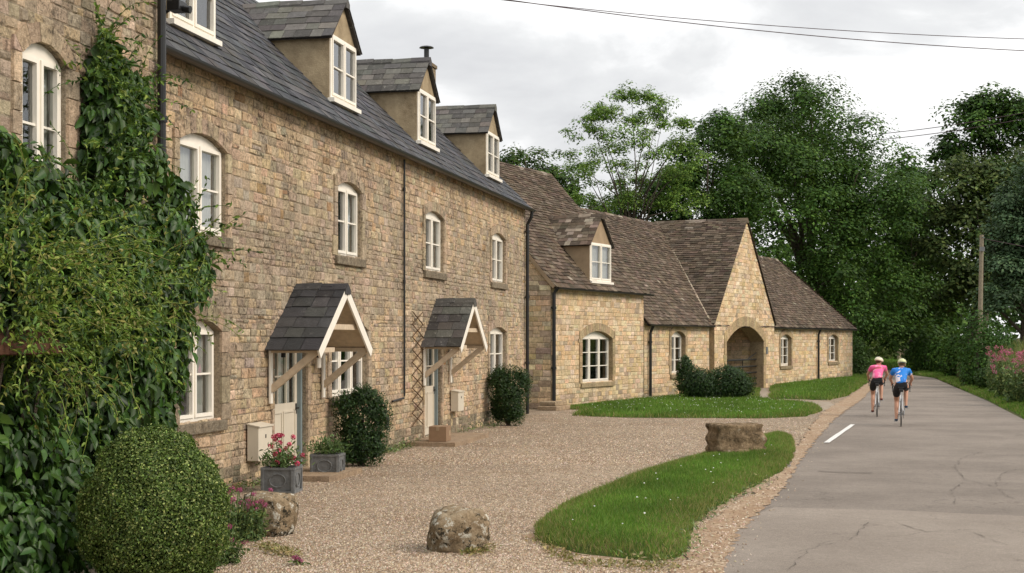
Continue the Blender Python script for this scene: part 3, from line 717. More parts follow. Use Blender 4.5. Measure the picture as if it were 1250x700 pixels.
# main slope
gable_roof(barn, .02, g1 - .02, GE + .03, GH, PT, .16, M['stone_slate'], SS, .155, (.17, .38), 0.034, name='long_roof', jit=.014, dim=.35, w=SW)
mb = MB()
for sd in (-1, 1):                                            # cross gable
    hw = (g1 - g0) / 2 + .10; ze = GE - .10 * gt + .02; e = Vector((-sd * hw, 0, az - ze)).normalized(); S = Vector((hw, 0, az - ze)).length
    xe = gm + sd * hw; mainz = lambda y: GE + .03 + y * tP
    def hi(s):
        z = ze + s * e.z; return max(.3, (z - GE - .03) / tP + .2) + .32
    slates(mb, (xe, -.28, ze + .02), (0, 1, 0), e, 9, S, .15, (.17, .38), 0.034, SS, hi=hi, jit=.014, dim=.3, w=SW)
    vs = [(xe, -.24, ze - .02), (xe, .3, ze - .02), (gm, (az - GE) / tP + .2, az - .02), (gm, -.24, az - .02)]
    mb.add(vs + [(x, y, z + .025) for x, y, z in vs], [(0, 1, 2, 3), (4, 5, 6, 7), (0, 3, 7, 4)], (.05, .04, .03))
cg = mb.build('gable_roof', M['stone_slate'], barn)
mb = MB(); ridge_caps(mb, (gm, -.28, az), (gm, 3.7, az), Vector((-1, 0, -gt)), Vector((1, 0, -gt)), .16, SS, th=.03); mb.build('gable_ridge', M['stone_slate'], cg)
mb = MB(); y1 = (az - GE) / tP; n = 26                              # pale pointing in the valley
for i in range(n):
    t0, t1 = i / n, (i + U(.75, 1)) / n; a = Vector((g0 - .05, .0, GE + .10)); b = Vector((gm, y1, az + .03)); p = a.lerp(b, t0) + Vector((0, 0, .0)); q = a.lerp(b, t1)
    mb.bar(p, q, U(.05, .09), .04, col=tintf([(.40, .34, .26)]))
mb.build('valley', M['barn_stone'], cg)
# right wing, hipped at the far end
wt = math.tan(math.radians(47)); mb = MB(); ovr = .16; zE = GE + .03 - ovr * wt; Sx = (WH + ovr) / math.cos(math.radians(47)); x0 = g1 + .02; W = GL + ovr - x0
zr = GE + .03 + WH * wt; run = WH + ovr
slates(mb, (x0, -ovr, zE + .01), (1, 0, 0), (0, 1, wt), W, Sx, .155, (.17, .38), 0.034, SS, hi=lambda s: W - run * s / Sx, jit=.012, dim=.3, w=SW)
slates(mb, (x0, 2 * WH + ovr, zE + .01), (1, 0, 0), (0, -1, wt), W, Sx, .25, (.3, .6), 0.034, SS, hi=lambda s: W - run * s / Sx, jit=.012, w=SW)
slates(mb, (GL + ovr, -ovr, zE + .01), (0, 1, 0), (-1, 0, wt), 2 * run, Sx, .2, (.2, .4), 0.034, SS, lo=lambda s: run * s / Sx, hi=lambda s: 2 * run - run * s / Sx, jit=.012, w=SW)
c = [(x0, -ovr, zE - .03), (GL + ovr, -ovr, zE - .03), (GL + ovr, 2 * WH + ovr, zE - .03), (x0, 2 * WH + ovr, zE - .03), (x0, WH, zr - .03), (GL + ovr - run, WH, zr - .03)]
mb.add(c, [(0, 1, 5, 4), (1, 2, 5), (2, 3, 4, 5), (0, 4, 3), (0, 3, 2, 1)], (.05, .04, .03))
wr_ = mb.build('wing_roof', M['stone_slate'], barn)
mb = MB(); ridge_caps(mb, (x0, WH, zr), (GL + ovr - run, WH, zr), (0, -1, -wt), (0, 1, -wt), .16, SS, th=0.034)
ridge_caps(mb, (GL + ovr - run, WH, zr), (GL + ovr, -ovr, zE), Vector((-1, -1, -wt * 1.0)), Vector((1, .4, -wt * .8)), .09, SS, .3, th=.02, rise=.01); mb.build('wing_ridge', M['stone_slate'], wr_)
gutter(barn, .02, g0 - .02, -.20, GE - .17); gutter(barn, g1 + .02, GL + .1, -.20, GE - .17)
for xx in (G.x(791), G.x(997)): pipe(barn, [(xx + .0, -.2, GE - .2), (xx - .0, -.09, GE - .45), (xx, -.09, .1)], .05)
# plaque by the arch
mb = MB(); xx = G.x(935, .2); mb.box((xx - .12, -.26, 1.42), (xx + .12, -.228, 1.72)); mb.build('plaque', M['lead'], barn)

# field gate standing half open in the arch
gx = ar['x1']; gate = empty('field_gate', (*G.w(G.x(924, -.1), .1), 0), G.rz, 'dark metal five-bar gate shut across the stone archway', 'gate')
mb = MB(); w = G.x(924, -.1) - G.x(888, -.1)
for zz in (.2, .42, .66, .92, 1.2): mb.tube([(0, 0, zz), (-w, 0, zz)], .035)
mb.tube([(0, 0, .15), (0, 0, 1.5)], .04); mb.tube([(-w, 0, .15), (-w, 0, 1.25)], .03); mb.tube([(-.0, 0, 1.5), (-1.4, 0, 1.2)], .022); mb.tube([(-w * .5, 0, .2), (-w * .5, 0, 1.2)], .018)
mb.build('gate_frame', M['black'], gate); mb = MB(); mb.box((-.05, -.12, 1.0), (.12, .02, 1.16)); mb.tube([(.1, 0, .0), (.1, 0, 1.6)], .05); mb.build('gate_post', M['black'], gate)
EXPO = 0.78
# ================================================================ ground
def pip(P, poly):
    x, y = P[:, 0], P[:, 1]; c = np.zeros(len(P), bool); m = len(poly)
    for i in range(m):
        ax, ay = poly[i]; bx, by = poly[(i + 1) % m]
        if ay == by: continue
        t = ((ay > y) != (by > y)) & (x < (bx - ax) * (y - ay) / (by - ay) + ax); c ^= t
    return c
def pdist(P, poly):
    d = np.full(len(P), 1e9); m = len(poly)
    for i in range(m):
        a = np.array(poly[i], float); b = np.array(poly[(i + 1) % m], float); ab = b - a
        t = np.clip(((P - a) @ ab) / max(ab @ ab, 1e-9), 0, 1); d = np.minimum(d, np.linalg.norm(P - (a + t[:, None] * ab), axis=1))
    return d
def rough_poly(poly, step, amp):
    out = []; m = len(poly)
    for i in range(m):
        a, b = Vector(poly[i]), Vector(poly[(i + 1) % m]); n = max(1, int((b - a).length / step))
        for k in range(n):
            p = a.lerp(b, k / n); out.append((p.x + U(-amp, amp), p.y + U(-amp, amp)))
    return out
def rough_line(pts, step, amp):
    out = []
    for a, b in zip(pts, pts[1:]):
        a, b = Vector(a), Vector(b); n = max(1, int((b - a).length / step))
        for k in range(n): p = a.lerp(b, k / n); out.append((p.x + U(-amp, amp), p.y + U(-amp, amp)))
    return out + [tuple(pts[-1])]
def smooth_poly(poly, it=2):
    for _ in range(it):
        o = []
        for i in range(len(poly)):
            a, b = poly[i], poly[(i + 1) % len(poly)]
            o += [(a[0] * .75 + b[0] * .25, a[1] * .75 + b[1] * .25), (a[0] * .25 + b[0] * .75, a[1] * .25 + b[1] * .75)]
        poly = o
    return poly
def sheet(name, poly, z, mat):
    v, f = cdt([poly]); o = mesh_obj(name, [(x, y, z) for x, y in v], f, mat); return tag(o, kind='structure')

k = N('field_earth', .95, .1)
k.base(k.mix(k.rng(k.noise(.15, 6), .4, .6), (.055, .075, .022), (.09, .085, .035))); k.bump(k.noise(6, 5), .05); M['field'] = k.m
k = N('gravel', .93, .12)
pat = k.noise(.35, 5, .6)
v = k.vor(62); sepc = k.n('ShaderNodeSeparateColor'); k.put(sepc.inputs[0], v)
st = k.ramp(sepc.outputs[0], [(0, (.24, .165, .105)), (.2, (.39, .295, .20)), (.45, (.49, .385, .275)), (.7, (.58, .47, .345)), (.9, (.67, .57, .45)), (1, (.44, .31, .20))])
v2 = k.vor(19); sp2 = k.n('ShaderNodeSeparateColor'); k.put(sp2.inputs[0], v2)
st = k.scale(st, k.rng(sp2.outputs[1], 0, 1, .72, 1.22))
st = k.scale(st, k.rng(pat, .3, .7, .66, .86))
st = k.mix(k.math('MULTIPLY', k.rng(k.noise(.55, 8, .75), .50, .66), .6), st, (.27, .18, .11))
ed = k.rng(k.vor(62, 'Distance', 'DISTANCE_TO_EDGE'), 0, .12, .45, 1); st = k.scale(st, ed); k.base(st)
hh = k.math('ADD', k.math('MULTIPLY', k.rng(k.vor(62, 'Distance', 'F1'), 0, .6, 1, 0), .7), k.math('MULTIPLY', k.noise(7, 4), 1.0)); k.bump(hh, .014, 1.0); M['gravel'] = k.m
def asphalt(name, c, c2, ag):
    k = N(name, .88, .2); a = k.mix(k.rng(k.noise(.5, 8, .65), .38, .62), tuple(x * .93 for x in c), tuple(x * 1.0 for x in c2)); a = k.scale(a, k.rng(k.noise(5.1, 9, .85), .3, .7, .90, 1.10))
    a = k.scale(a, k.rng(k.noise(110, 4, .9), .32, .68, .62, 1.42)); a = k.scale(a, k.rng(k.noise(34, 6, .9), .3, .7, .72, 1.28))
    cr = k.n('ShaderNodeTexVoronoi', Scale=.55); cr.feature = 'DISTANCE_TO_EDGE'
    wv = k.n('ShaderNodeVectorMath', operation='ADD'); nz = k.n('ShaderNodeTexNoise', Scale=1.7, Detail=8, Roughness=.7); k.put(nz.inputs['Vector'], k.co)
    sc2 = k.scale(nz.outputs['Color'], .55); k.put(wv.inputs[0], k.co); k.put(wv.inputs[1], sc2); k.put(cr.inputs['Vector'], wv.outputs[0])
    crk = k.math('MULTIPLY', k.rng(cr.outputs['Distance'], .002, .007, 1, 0), k.rng(k.noise(.6, 3), .50, .56))
    a = k.mix(k.math('MULTIPLY', crk, .30), a, (.045, .04, .035))
    a = k.mix(k.math('MULTIPLY', k.rng(k.noise(1.3, 8, .75), .60, .74), .6), a, ag)
    a = k.mix(k.math('MULTIPLY', k.rng(k.noise(.8, 9, .82, dist=.4), .60, .64), .45), a, (.13, .105, .085)); sp = k.rng(k.noise(9, 6, .85), .66, .72); a = k.mix(k.math('MULTIPLY', sp, .5), a, (.09, .08, .065))
    k.base(a); k.bump(k.noise(70, 6, .85), .012); return k.m
M['asphalt'] = asphalt('worn_asphalt', (.205, .175, .148), (.25, .215, .182), (.29, .24, .19))
M['asphalt_pale'] = asphalt('pale_asphalt', (.27, .23, .192), (.305, .262, .22), (.33, .275, .215))
k = N('verge_soil', .95, .1); v = k.vor(38); sq = k.n('ShaderNodeSeparateColor'); k.put(sq.inputs[0], v)
c0 = k.ramp(sq.outputs[0], [(0, (.20, .135, .085)), (.4, (.34, .25, .165)), (.75, (.44, .34, .24)), (1, (.58, .48, .37))]); c0 = k.mix(k.rng(k.noise(1.6, 8, .75), .42, .58, 0, .8), c0, (.30, .20, .125)); k.base(k.scale(c0, k.rng(k.noise(14, 6, .8), .3, .7, .75, 1.2))); k.bump(k.noise(30, 6), .02); M['dirt'] = k.m
k = N('lawn_soil', .95, .1)
k.base(k.mix(k.rng(k.noise(1.2, 6, .7), .4, .6), (.05, .085, .018), (.09, .105, .03))); k.bump(k.noise(20, 6), .03); M['turf'] = k.m

big = [(-700, -120), (900, -120), (900, 1200), (-700, 1200)]
sheet('ground', big, 0, M['field'])
yard = [R.w(-14, -.0)[:], R.w(RL + .8, 3)[:], B.w(0, .3)[:], B.w(BL, .3)[:], G.w(GL, .3)[:], gp(1058, 462), gp(1046, 487), gp(1020, 505), gp(990, 535), gp(965, 572), gp(935, 620), gp(905, 650), gp(890, 700), gp(880, 900), (3.5, 0), (-2.0, -6)]
yard = [tuple(p)[:2] for p in yard]
sheet('gravel_yard', yard, .004, M['gravel'])
rl = [(3.9, -10), (3.2, 4), gp(880, 900), gp(869, 700), gp(884, 651), gp(912, 622), gp(943, 597), gp(972, 553), gp(1006, 514), gp(1045, 487), gp(1060, 470), gp(1063, 461), (20.6, 89), (16, 92.5), (-40, 95)]
rr = [(-40, 101), (18, 100.5), (24.5, 98), (25.2, 93), gp(1110, 458), gp(1140, 462), gp(1170, 475), gp(1205, 490), gp(1250, 513), gp(1330, 560), (12, 10), (11, -10)]
road = rough_line(rl, .5, .05) + rr
sheet('road', road, .012, M['asphalt'])
sheet('road_resurfaced_patch', [gp(945, 621), gp(1100, 625), gp(1250, 632), gp(1420, 641), (9.8, 11), (10.5, -8), (4.3, -8), gp(889, 900), gp(878, 700), gp(892, 655), gp(918, 632)], .016, M['asphalt_pale'])
# dirt along the road's left edge
L0 = [gp(1062, 466), gp(1040, 482), gp(1003, 505), gp(988, 525), gp(972, 548), gp(962, 572), gp(940, 592), gp(905, 612), gp(870, 635), gp(842, 655), gp(842, 672), gp(825, 700), gp(790, 900)]
R0 = [gp(905, 900), gp(884, 700), gp(899, 655), gp(925, 628), gp(955, 600), gp(985, 552), gp(1018, 513), gp(1054, 487), gp(1068, 470)]
verge =  rough_line(L0, .35, .06) + rough_line(R0, .14, .055)
sheet('verge_dirt', verge, .020, M['dirt'])
def stroke(name, pts, w, mat, z):
    mb = MB(); L = []; Rr = []
    for i, p in enumerate(pts):
        a = Vector(pts[max(0, i - 1)]); b = Vector(pts[min(len(pts) - 1, i + 1)]); d = (b - a).normalized(); n = Vector((-d.y, d.x)) * w / 2
        L.append((p[0] + n.x + U(-.008, .008), p[1] + n.y, z)); Rr.append((p[0] - n.x + U(-.008, .008), p[1] - n.y, z))
    mb.add(L + Rr, [(i, i + 1, len(pts) + i + 1, len(pts) + i) for i in range(len(pts) - 1)]); return mb.build(name, mat)
a, b = Vector(gp(1009, 542)), Vector(gp(1041, 519.5))
tag(stroke('road_marking', [tuple(a.lerp(b, i / 10)) for i in range(11)], .11, M['white_line'], .026), kind='structure')
k = N('tar', .8, .2); k.base((.10, .085, .07)); M['tar'] = k.m
for q in ([(1000, 577), (1030, 578.5), (1065, 579)], [(1140, 497), (1200, 500)], [(1020, 498), (1100, 499), (1130, 500)]):
    tag(stroke('road_joint', [gp(*p) for p in q], .05, M['asphalt_pale'] if q[0][0] != 1000 else M['tar'], .024), kind='structure')

for q, wq in (([(1140, 566), (1165, 574), (1180, 588), (1215, 596), (1238, 612)], .018), ([(1165, 574), (1172, 562), (1200, 552)], .012), ([(1180, 588), (1160, 600), (1168, 618)], .014), ([(1215, 596), (1222, 580), (1250, 572)], .012), ([(1090, 640), (1130, 652), (1180, 650), (1230, 668)], .014), ([(960, 700), (990, 672), (1040, 660), (1060, 640)], .012)):
    P_ = rough_line([gp(*p) for p in q], .12, .03); tag(stroke('road_crack', P_, wq * .3, M['tar'], .0235), kind='structure')
# ---- lawns: raised turf with grass blades
GREEN = [(.10, .225, .024), (.125, .255, .03), (.08, .185, .02), (.155, .28, .04), (.19, .27, .055)]
def lawn(poly, base, h, step, dens, bl, bw, edge=.35, bump=.02, name='lawn', yellow=.3, daisies=0, tall=None):
    P = np.array(poly); lo, hi = P.min(0), P.max(0)
    g = np.stack(np.meshgrid(np.arange(lo[0], hi[0], step), np.arange(lo[1], hi[1], step)), -1).reshape(-1, 2) + RNG.uniform(-step * .3, step * .3, (int(np.ceil((hi[0] - lo[0]) / step)) * int(np.ceil((hi[1] - lo[1]) / step)), 2))
    g = g[pip(g, poly)]; g = g[pdist(g, poly) > step * .35]
    def hz(Q):
        d = pdist(Q, poly); return base + h * np.clip(d / edge, 0, 1) ** .6 + bump * (np.sin(Q[:, 0] * 2.3 + 1) * np.sin(Q[:, 1] * 1.7) + .5 * np.sin(Q[:, 0] * 6.1) * np.sin(Q[:, 1] * 4.3 + 2)) * np.clip(d / edge, 0, 1)
    v, f = cdt([poly], [tuple(p) for p in g]); VV = np.array(v); zz = hz(VV); zz[pdist(VV, poly) < .004] = 0
    tag(mesh_obj(name, [(x, y, z) for (x, y), z in zip(v, zz)], f, M['turf'], smooth=True), kind='structure')
    area = abs(sum(poly[i][0] * poly[(i + 1) % len(poly)][1] - poly[(i + 1) % len(poly)][0] * poly[i][1] for i in range(len(poly)))) / 2
    n = int(area * dens * 1.0); Q = RNG.uniform(lo, hi, (int(n * (hi - lo).prod() / area), 2)); Q = Q[pip(Q, poly)]
    # overhang the edge a little
    z = hz(Q); n = len(Q); d = pdist(Q, poly)
    patch = np.sin(Q[:, 0] * 1.9 + 2 * np.sin(Q[:, 1] * .9)) * np.sin(Q[:, 1] * 1.3 + 1.1) * .5 + .5
    L = RNG.uniform(*bl, n) * (1 + .5 * patch) * (1 + .7 * (RNG.random(n) < .05))
    if tall is not None: L = L * tall(Q)
    ang = RNG.uniform(0, 6.283, n); lean = RNG.normal(0, .45, (n, 2)); tip = np.stack([Q[:, 0] + lean[:, 0] * L, Q[:, 1] + lean[:, 1] * L, z + L], 1)
    W = RNG.uniform(*bw, n); sx = np.cos(ang) * W / 2; sy = np.sin(ang) * W / 2
    V = np.stack([np.stack([Q[:, 0] - sx, Q[:, 1] - sy, z - .005], 1), np.stack([Q[:, 0] + sx, Q[:, 1] + sy, z - .005], 1), tip], 1).reshape(-1, 3)
    C = pick(GREEN, n, .18) * (1.15 - .5 * patch[:, None]); ye = (RNG.random(n) < yellow * np.clip(1.3 - d / .5, .05, 1)); C[ye] = pick([(.27, .24, .08), (.32, .26, .12), (.20, .21, .06)], ye.sum())
    tag(np_mesh('grass', V, 3, M['grass'], None, C, [(0, 1, 2)]), 'short green grass', 'grass', kind='stuff')
    if daisies:
        D = RNG.uniform(lo, hi, (daisies * 3, 2)); D = D[pip(D, poly)]; D = D[pdist(D, poly) > .3][:daisies]; zz = hz(D) + bl[1] * 1.1; m = len(D)
        C3 = np.column_stack([D, zz]); leaves('daisies', C3, np.tile([0., -.5, 1.], (m, 1)) + RNG.normal(0, .2, (m, 3)), sph(m), RNG.uniform(.02, .032, m), RNG.uniform(.02, .03, m), np.tile([.8, .8, .76], (m, 1)), M['petal'], simple=True)
        tag(bpy.data.objects[-1] if False else [o for o in bpy.data.objects if o.name.startswith('daisies')][-1], 'tiny white daisies', 'daisies', kind='stuff')
isl = smooth_poly([gp(*p) for p in ((650, 647), (672, 629), (722, 605), (780, 581), (845, 561), (880, 551), (905, 541), (935, 534), (966, 532), (971, 545), (966, 566), (950, 580), (925, 592), (900, 607), (865, 628), (842, 645), (843, 662), (832, 684), (795, 687), (750, 683), (700, 676), (660, 664))], 1)
isl = rough_poly(isl, .25, .035)
ic = (sum(p[0] for p in isl) / len(isl), sum(p[1] for p in isl) / len(isl))
rim = []
for i_, p in enumerate(isl):
    a_, b_ = Vector(isl[i_ - 1]), Vector(isl[(i_ + 1) % len(isl)]); d_ = (b_ - a_).normalized(); n_ = Vector((d_.y, -d_.x)); c_ = Vector(p)
    if n_.dot(c_ - Vector(ic)) < 0: n_ = -n_
    rim.append(tuple(c_ + n_ * U(-.03, .17)))
sheet('island_rim', rim, .0085, M['dirt'])
lawn(isl, .022, .085, .25, 2900, (.025, .055), (.007, .012), daisies=40, yellow=.5)
fr_ = [gp(*p) for p in ((700, 508.5), (770, 510.5), (850, 511), (930, 511.5), (985, 509), (1003, 502), (995, 495), (960, 491), (926, 488.5))]
lw = [tuple(B.w(.25, -.03))[:2]] + [tuple(B.w(-.1, -1.0))[:2]] + fr_ + [tuple(G.w(G.x(926, .4), -.45))[:2], tuple(G.w(g0 - .3, -.3))[:2], tuple(G.w(g0 - .3, -.04))[:2]]
lawn(rough_poly(lw, .5, .05), .008, .05, .6, 620, (.04, .085), (.016, .028), daisies=260, edge=.5, yellow=.35)
lw = [tuple(G.w(g1 - .9, -.3))[:2], gp(940, 487.2), gp(975, 488), gp(1012, 489.5), gp(1034, 484), gp(1050, 474.5), gp(1058, 467), gp(1058, 459), (18.6, 92), tuple(G.w(GL + 8, 1))[:2], tuple(G.w(GL + .3, 1))[:2], tuple(G.w(GL + .1, -.03))[:2], tuple(G.w(g1 + .2, -.03))[:2], tuple(G.w(g1 + .1, -.28))[:2]]
lawn(rough_poly(lw, .6, .06), .008, .12, .8, 420, (.05, .10), (.022, .036), edge=.9, daisies=120)
k = N('path', .9, .1); k.base(k.mix(k.rng(k.noise(5, 6), .4, .6), (.34, .29, .23), (.27, .22, .165))); M['path'] = k.m
sheet('drive', [tuple(G.w(G.x(887, .2), -.3))[:2], tuple(G.w(G.x(887, .2), 4.4))[:2], tuple(G.w(G.x(931, .2), 4.4))[:2], tuple(G.w(G.x(931, .2), -.3))[:2], gp(945, 488), gp(1012, 491), gp(1026, 498), gp(1000, 503), gp(960, 491.2), gp(926, 488.8)], .007, M['path'])

# right verge, bank and far meadow
vr = [gp(1111, 457), gp(1141, 461.5), gp(1172, 474.5), gp(1206, 489.5), gp(1250, 511.5), gp(1330, 558), (15.4, 25), (18.2, 50), (19.3, 62), (24, 80), (27, 92)]
lawn(rough_poly(vr, .8, .08), .016, .10, .9, 330, (.05, .10), (.022, .04), edge=.8)
fl = [(-30, 101.2), (18, 100.8), (25, 98.2), (27, 93), (30, 103), (30, 121), (-30, 121)]
lawn(rough_poly(fl, 3, .1), .016, .25, 3, 60, (.12, .3), (.05, .09), edge=2)
# retaining wall frame on the right
Wf = Fr((13.4, 33.0), (17.55 - 13.4, 52.5 - 33.0)); WLn = 19.4
k = N('bank_soil', .95, .1); k.base(k.mix(k.rng(k.noise(3, 5), .4, .6), (.045, .065, .02), (.08, .08, .03))); k.bump(k.noise(5, 5), .08); M['bank'] = k.m
mb = MB(); nx, ny = 14, 30; V = []
for j in range(ny + 1):
    for i in range(nx + 1):
        s = -20 + j * 2.9; q = max(0, i - 1) / (nx - 1); off = .3 + q * 20
        p = Wf.O + Wf.u * s - Wf.n * off; V.append((p.x, p.y, 0.0) if i == 0 else (p.x, p.y, .82 + 1.3 * min(1, q * 3) ** .8 + .12 * math.sin(s * .7 + i)))
mb.add(V, [(j * (nx + 1) + i, j * (nx + 1) + i + 1, (j + 1) * (nx + 1) + i + 1, (j + 1) * (nx + 1) + i) for j in range(ny) for i in range(nx)])
tag(mb.build('bank', M['bank'], smooth=True), kind='structure')
rw = empty('retaining_wall', (*Wf.O, 0), Wf.rz, 'low rough stone retaining wall along the right verge, under the flowers', 'wall')
wt_ = stone_wall('wall_face', rw, [(0, 0), (WLn, 0), (WLn, .88), (0, .88)], [], .4, lambda a, d, z: (a, d, z), M['barn_stone'], [(.36, .28, .19), (.42, .33, .22), (.30, .24, .17), (.25, .21, .16)], (.09, .17), (.15, .45), (.08, .065, .05), (.005, .04))
mb = MB(); x = 0
while x < WLn: w_ = U(.2, .4); mb.box((x + .01, -.38, .885), (x + w_ - .01, .03 + U(0, .03), .95 + U(0, .05)), tintf([(.34, .28, .2), (.28, .23, .17)])); x += w_
mb.build('coping', M['barn_stone'], rw, bevel=.012)
# far low wall and pillar across the bend
fw = empty('roadside_wall', (12, 116, 0), 0, 'long low pale stone wall across the bend beyond the cyclists', 'wall')
stone_wall('wall_face', fw, [(0, 0), (14.5, 0), (14.5, .62), (0, .62)], [], .4, F_T, M['barn_stone'], [(.45, .38, .28), (.5, .42, .31)], (.12, .2), (.3, .7), pr=(.01, .03))
pl = empty('gate_pillar', tuple(wp(1102.5, 450, 112))[:2] + (0,), 0, 'square honey stone gate pillar at the end of the low roadside wall', 'pillar')
stone_wall('shaft', pl, [(-.33, 0), (.33, 0), (.33, 1.15), (-.33, 1.15)], [], .5, F_T, M['barn_stone'], [(.45, .37, .25)], (.15, .25), (.3, .6))
mb = MB(); mb.box((-.4, -.1, 1.153), (.4, .6, 1.27), (.4, .35, .27)); mb.build('cap', M['barn_stone'], pl, bevel=.02)

# loose pebbles in the nearer yard
def pebbles(n, zr, size, pg=None, z0=0):
    pg = pg or yard; Z = 1 / RNG.uniform(1 / zr[1], 1 / zr[0], n * 2); Q = np.stack([RNG.uniform(-.24, .26, n * 2) * Z, Z], 1)
    Q = Q[pip(Q, pg)]; Q = Q[~pip(Q, isl)]; Q = Q[(Q - np.array(R.O)) @ np.array([-R.n.x, -R.n.y]) > .3][:n]; m = len(Q)
    s = RNG.uniform(*size, m); a = RNG.uniform(0, 6.283, m); e = RNG.uniform(.6, 1, m)
    V = []
    for k_ in range(5): V.append(np.stack([Q[:, 0] + s * np.cos(a + k_ * 1.257) * RNG.uniform(.7, 1.1, m), Q[:, 1] + s * e * np.sin(a + k_ * 1.257) * RNG.uniform(.7, 1.1, m), np.full(m, z0 + .003)], 1))
    V.append(np.stack([Q[:, 0] + RNG.normal(0, .2, m) * s, Q[:, 1] + RNG.normal(0, .2, m) * s, z0 + .004 + s * RNG.uniform(.6, 1.1, m)], 1))
    V = np.stack(V, 1).reshape(-1, 3)
    C = pick([(.44, .335, .23), (.37, .27, .18), (.50, .40, .30), (.28, .19, .12), (.60, .50, .40), (.19, .13, .085)], m, .12)
    return tag(np_mesh('loose_gravel', V, 6, M['peb'], None, C, [(0, 1, 5), (1, 2, 5), (2, 3, 5), (3, 4, 5), (4, 0, 5)]), 'loose honey gravel stones', 'gravel', kind='stuff')
k = N('pebble', .9, .2); k.base(k.attr()); M['peb'] = k.m
pebbles(60000, (12.3, 26), (.006, .013)); pebbles(18000, (24, 44), (.010, .018)); pebbles(9000, (12.3, 60), (.008, .018), verge, .02)
L1 = [(p[0] + .02, p[1]) for p in R0]; edge_strip = [(x - .5, y) for x, y in R0[::-1]] + [(x + .22, y) for x, y in R0]; pebbles(2600, (12.3, 50), (.006, .014), edge_strip, .018)

# ---- boulders
k = N('layered_rock', .95, .1); t = k.ramp(k.noise(4, 9, .8), [(.35, (.06, .045, .027)), (.5, (.21, .15, .09)), (.65, (.42, .31, .19))])
t = k.mix(k.math('MULTIPLY', k.rng(k.noise(12, 7, .8), .56, .62), .8), t, (.035, .03, .02)); t = k.mix(k.math('MULTIPLY', k.rng(k.noise(9, 8, .85), .58, .63), .7), t, (.47, .42, .33)); k.base(t); k.bump(k.noise(14, 8, .75), .06); M['slab_rock'] = k.m
def boulder(name, loc, dims, rz, label, seed, group=None, slab=False, sub=4, mat='rock', disp=.16):
    rnd = random.Random(seed); bm = bmesh.new(); bmesh.ops.create_cube(bm, size=1)
    bmesh.ops.subdivide_edges(bm, edges=bm.edges, cuts=9, use_grid_fill=True)
    from mathutils import noise as nz
    for v in bm.verts:
        p = v.co.copy(); r = max(abs(p.x), abs(p.y), abs(p.z)); s = p.length
        p = p * (1 - (.12 if slab else .30) * (s - .5) / .37)                      # round the corners
        o = Vector((seed * 7.1, seed * 3.3, 1))
        p += p.normalized() * (disp * nz.noise(p * 2.1 + o) + disp * .45 * nz.noise(p * 6 + o) + disp * .25 * nz.noise(p * 15 + o))
        if slab: p.z += .035 * math.sin(p.z * 34 + 3 * nz.noise(p * 3 + o)); k_ = 1 + .05 * (1 if math.sin(p.z * 17) > 0 else -1); p.x *= k_; p.y *= k_
        v.co = (p.x * dims[0], p.y * dims[1], (p.z + .42) * dims[2])
    me = bpy.data.meshes.new(name); bm.to_mesh(me); bm.free(); a = me.attributes.new('tint', 'FLOAT_COLOR', 'CORNER'); c = (.30, .25, .17, 1) if not slab else (.27, .20, .12, 1)
    a.data.foreach_set('color', list(c) * len(me.loops)); me.polygons.foreach_set('use_smooth', [True] * len(me.polygons)); me.materials.append(M[mat])
    ob = bpy.data.objects.new(name, me); COL.objects.link(ob); ob.location = loc; ob.rotation_euler = (0, 0, rz); return tag(ob, label, 'boulder', group)
x, y = gp(558, 672); boulder('boulder', (x, y, -.02), (.56, .5, .48), .3, 'rounded boulder blotched with white and black lichen alone on the gravel', 3, disp=.12)
x, y = gp(324, 655); boulder('boulder', (x, y + .15, -.02), (.60, .5, .50), -.35, 'flat-topped pale boulder among pink flowers beside the clipped box bush', 8, disp=.10)
x, y = gp(899, 560); boulder('boulder', (x, y + .15, .05), (.88, .6, .60), .2, 'blocky brown layered boulder resting on the lawn island', 5, slab=True, disp=.1, mat='slab_rock')
x, y = gp(899, 562); boulder('boulder', (x + .0, y + .25, .04), (.62, .45, .16), .1, 'smaller dark stone under the layered boulder on the lawn island', 11, disp=.1, mat='slab_rock')

# ---- things by the doors
def at_row(px, q, z=0): p = R.w(R.x(px, q), -q); return (p.x, p.y, z)
def letterbox(px, z0, w, h, label, kind):
    t = empty('letter_box', (*R.w(px, -.03), z0), R.rz, label, 'letter box'); mb = MB()
    mb.add([(-w / 2, 0, 0), (w / 2, 0, 0), (w / 2, 0, h), (-w / 2, 0, h), (-w / 2, -.17, 0), (w / 2, -.17, 0), (w / 2, -.17, h * .93), (-w / 2, -.17, h * .93)], [(0, 1, 2, 3), (5, 4, 7, 6), (4, 0, 3, 7), (1, 5, 6, 2), (4, 5, 1, 0)]); mb.build('box_body', M['door_paint'], t, bevel=.008)
    mb = MB(); mb.add([(-w / 2 - .01, .0, h + .004), (w / 2 + .01, .0, h + .004), (w / 2 + .01, -.19, h * .93 + .002), (-w / 2 - .01, -.19, h * .93 + .002), (-w / 2 - .01, .0, h + .019), (w / 2 + .01, .0, h + .019), (w / 2 + .01, -.19, h * .93 + .017), (-w / 2 - .01, -.19, h * .93 + .017)], [(0, 1, 2, 3), (7, 6, 5, 4), (3, 2, 6, 7), (0, 3, 7, 4), (1, 0, 4, 5), (2, 1, 5, 6)]); mb.build('lid', M['door_paint'], t)
    mb = MB(); mb.box((-.012, -.178, h * .62), (.012, -.1715, h * .72)); mb.build('lock', M['black'], t)
letterbox(R.x(316, .1), .36, .52, .50, 'cream letter box on the wall left of the first door, above the flower planter', 0)
letterbox(R.x(557.5, .1), .50, .5, .44, 'cream letter box on the wall right of the far door', 0)

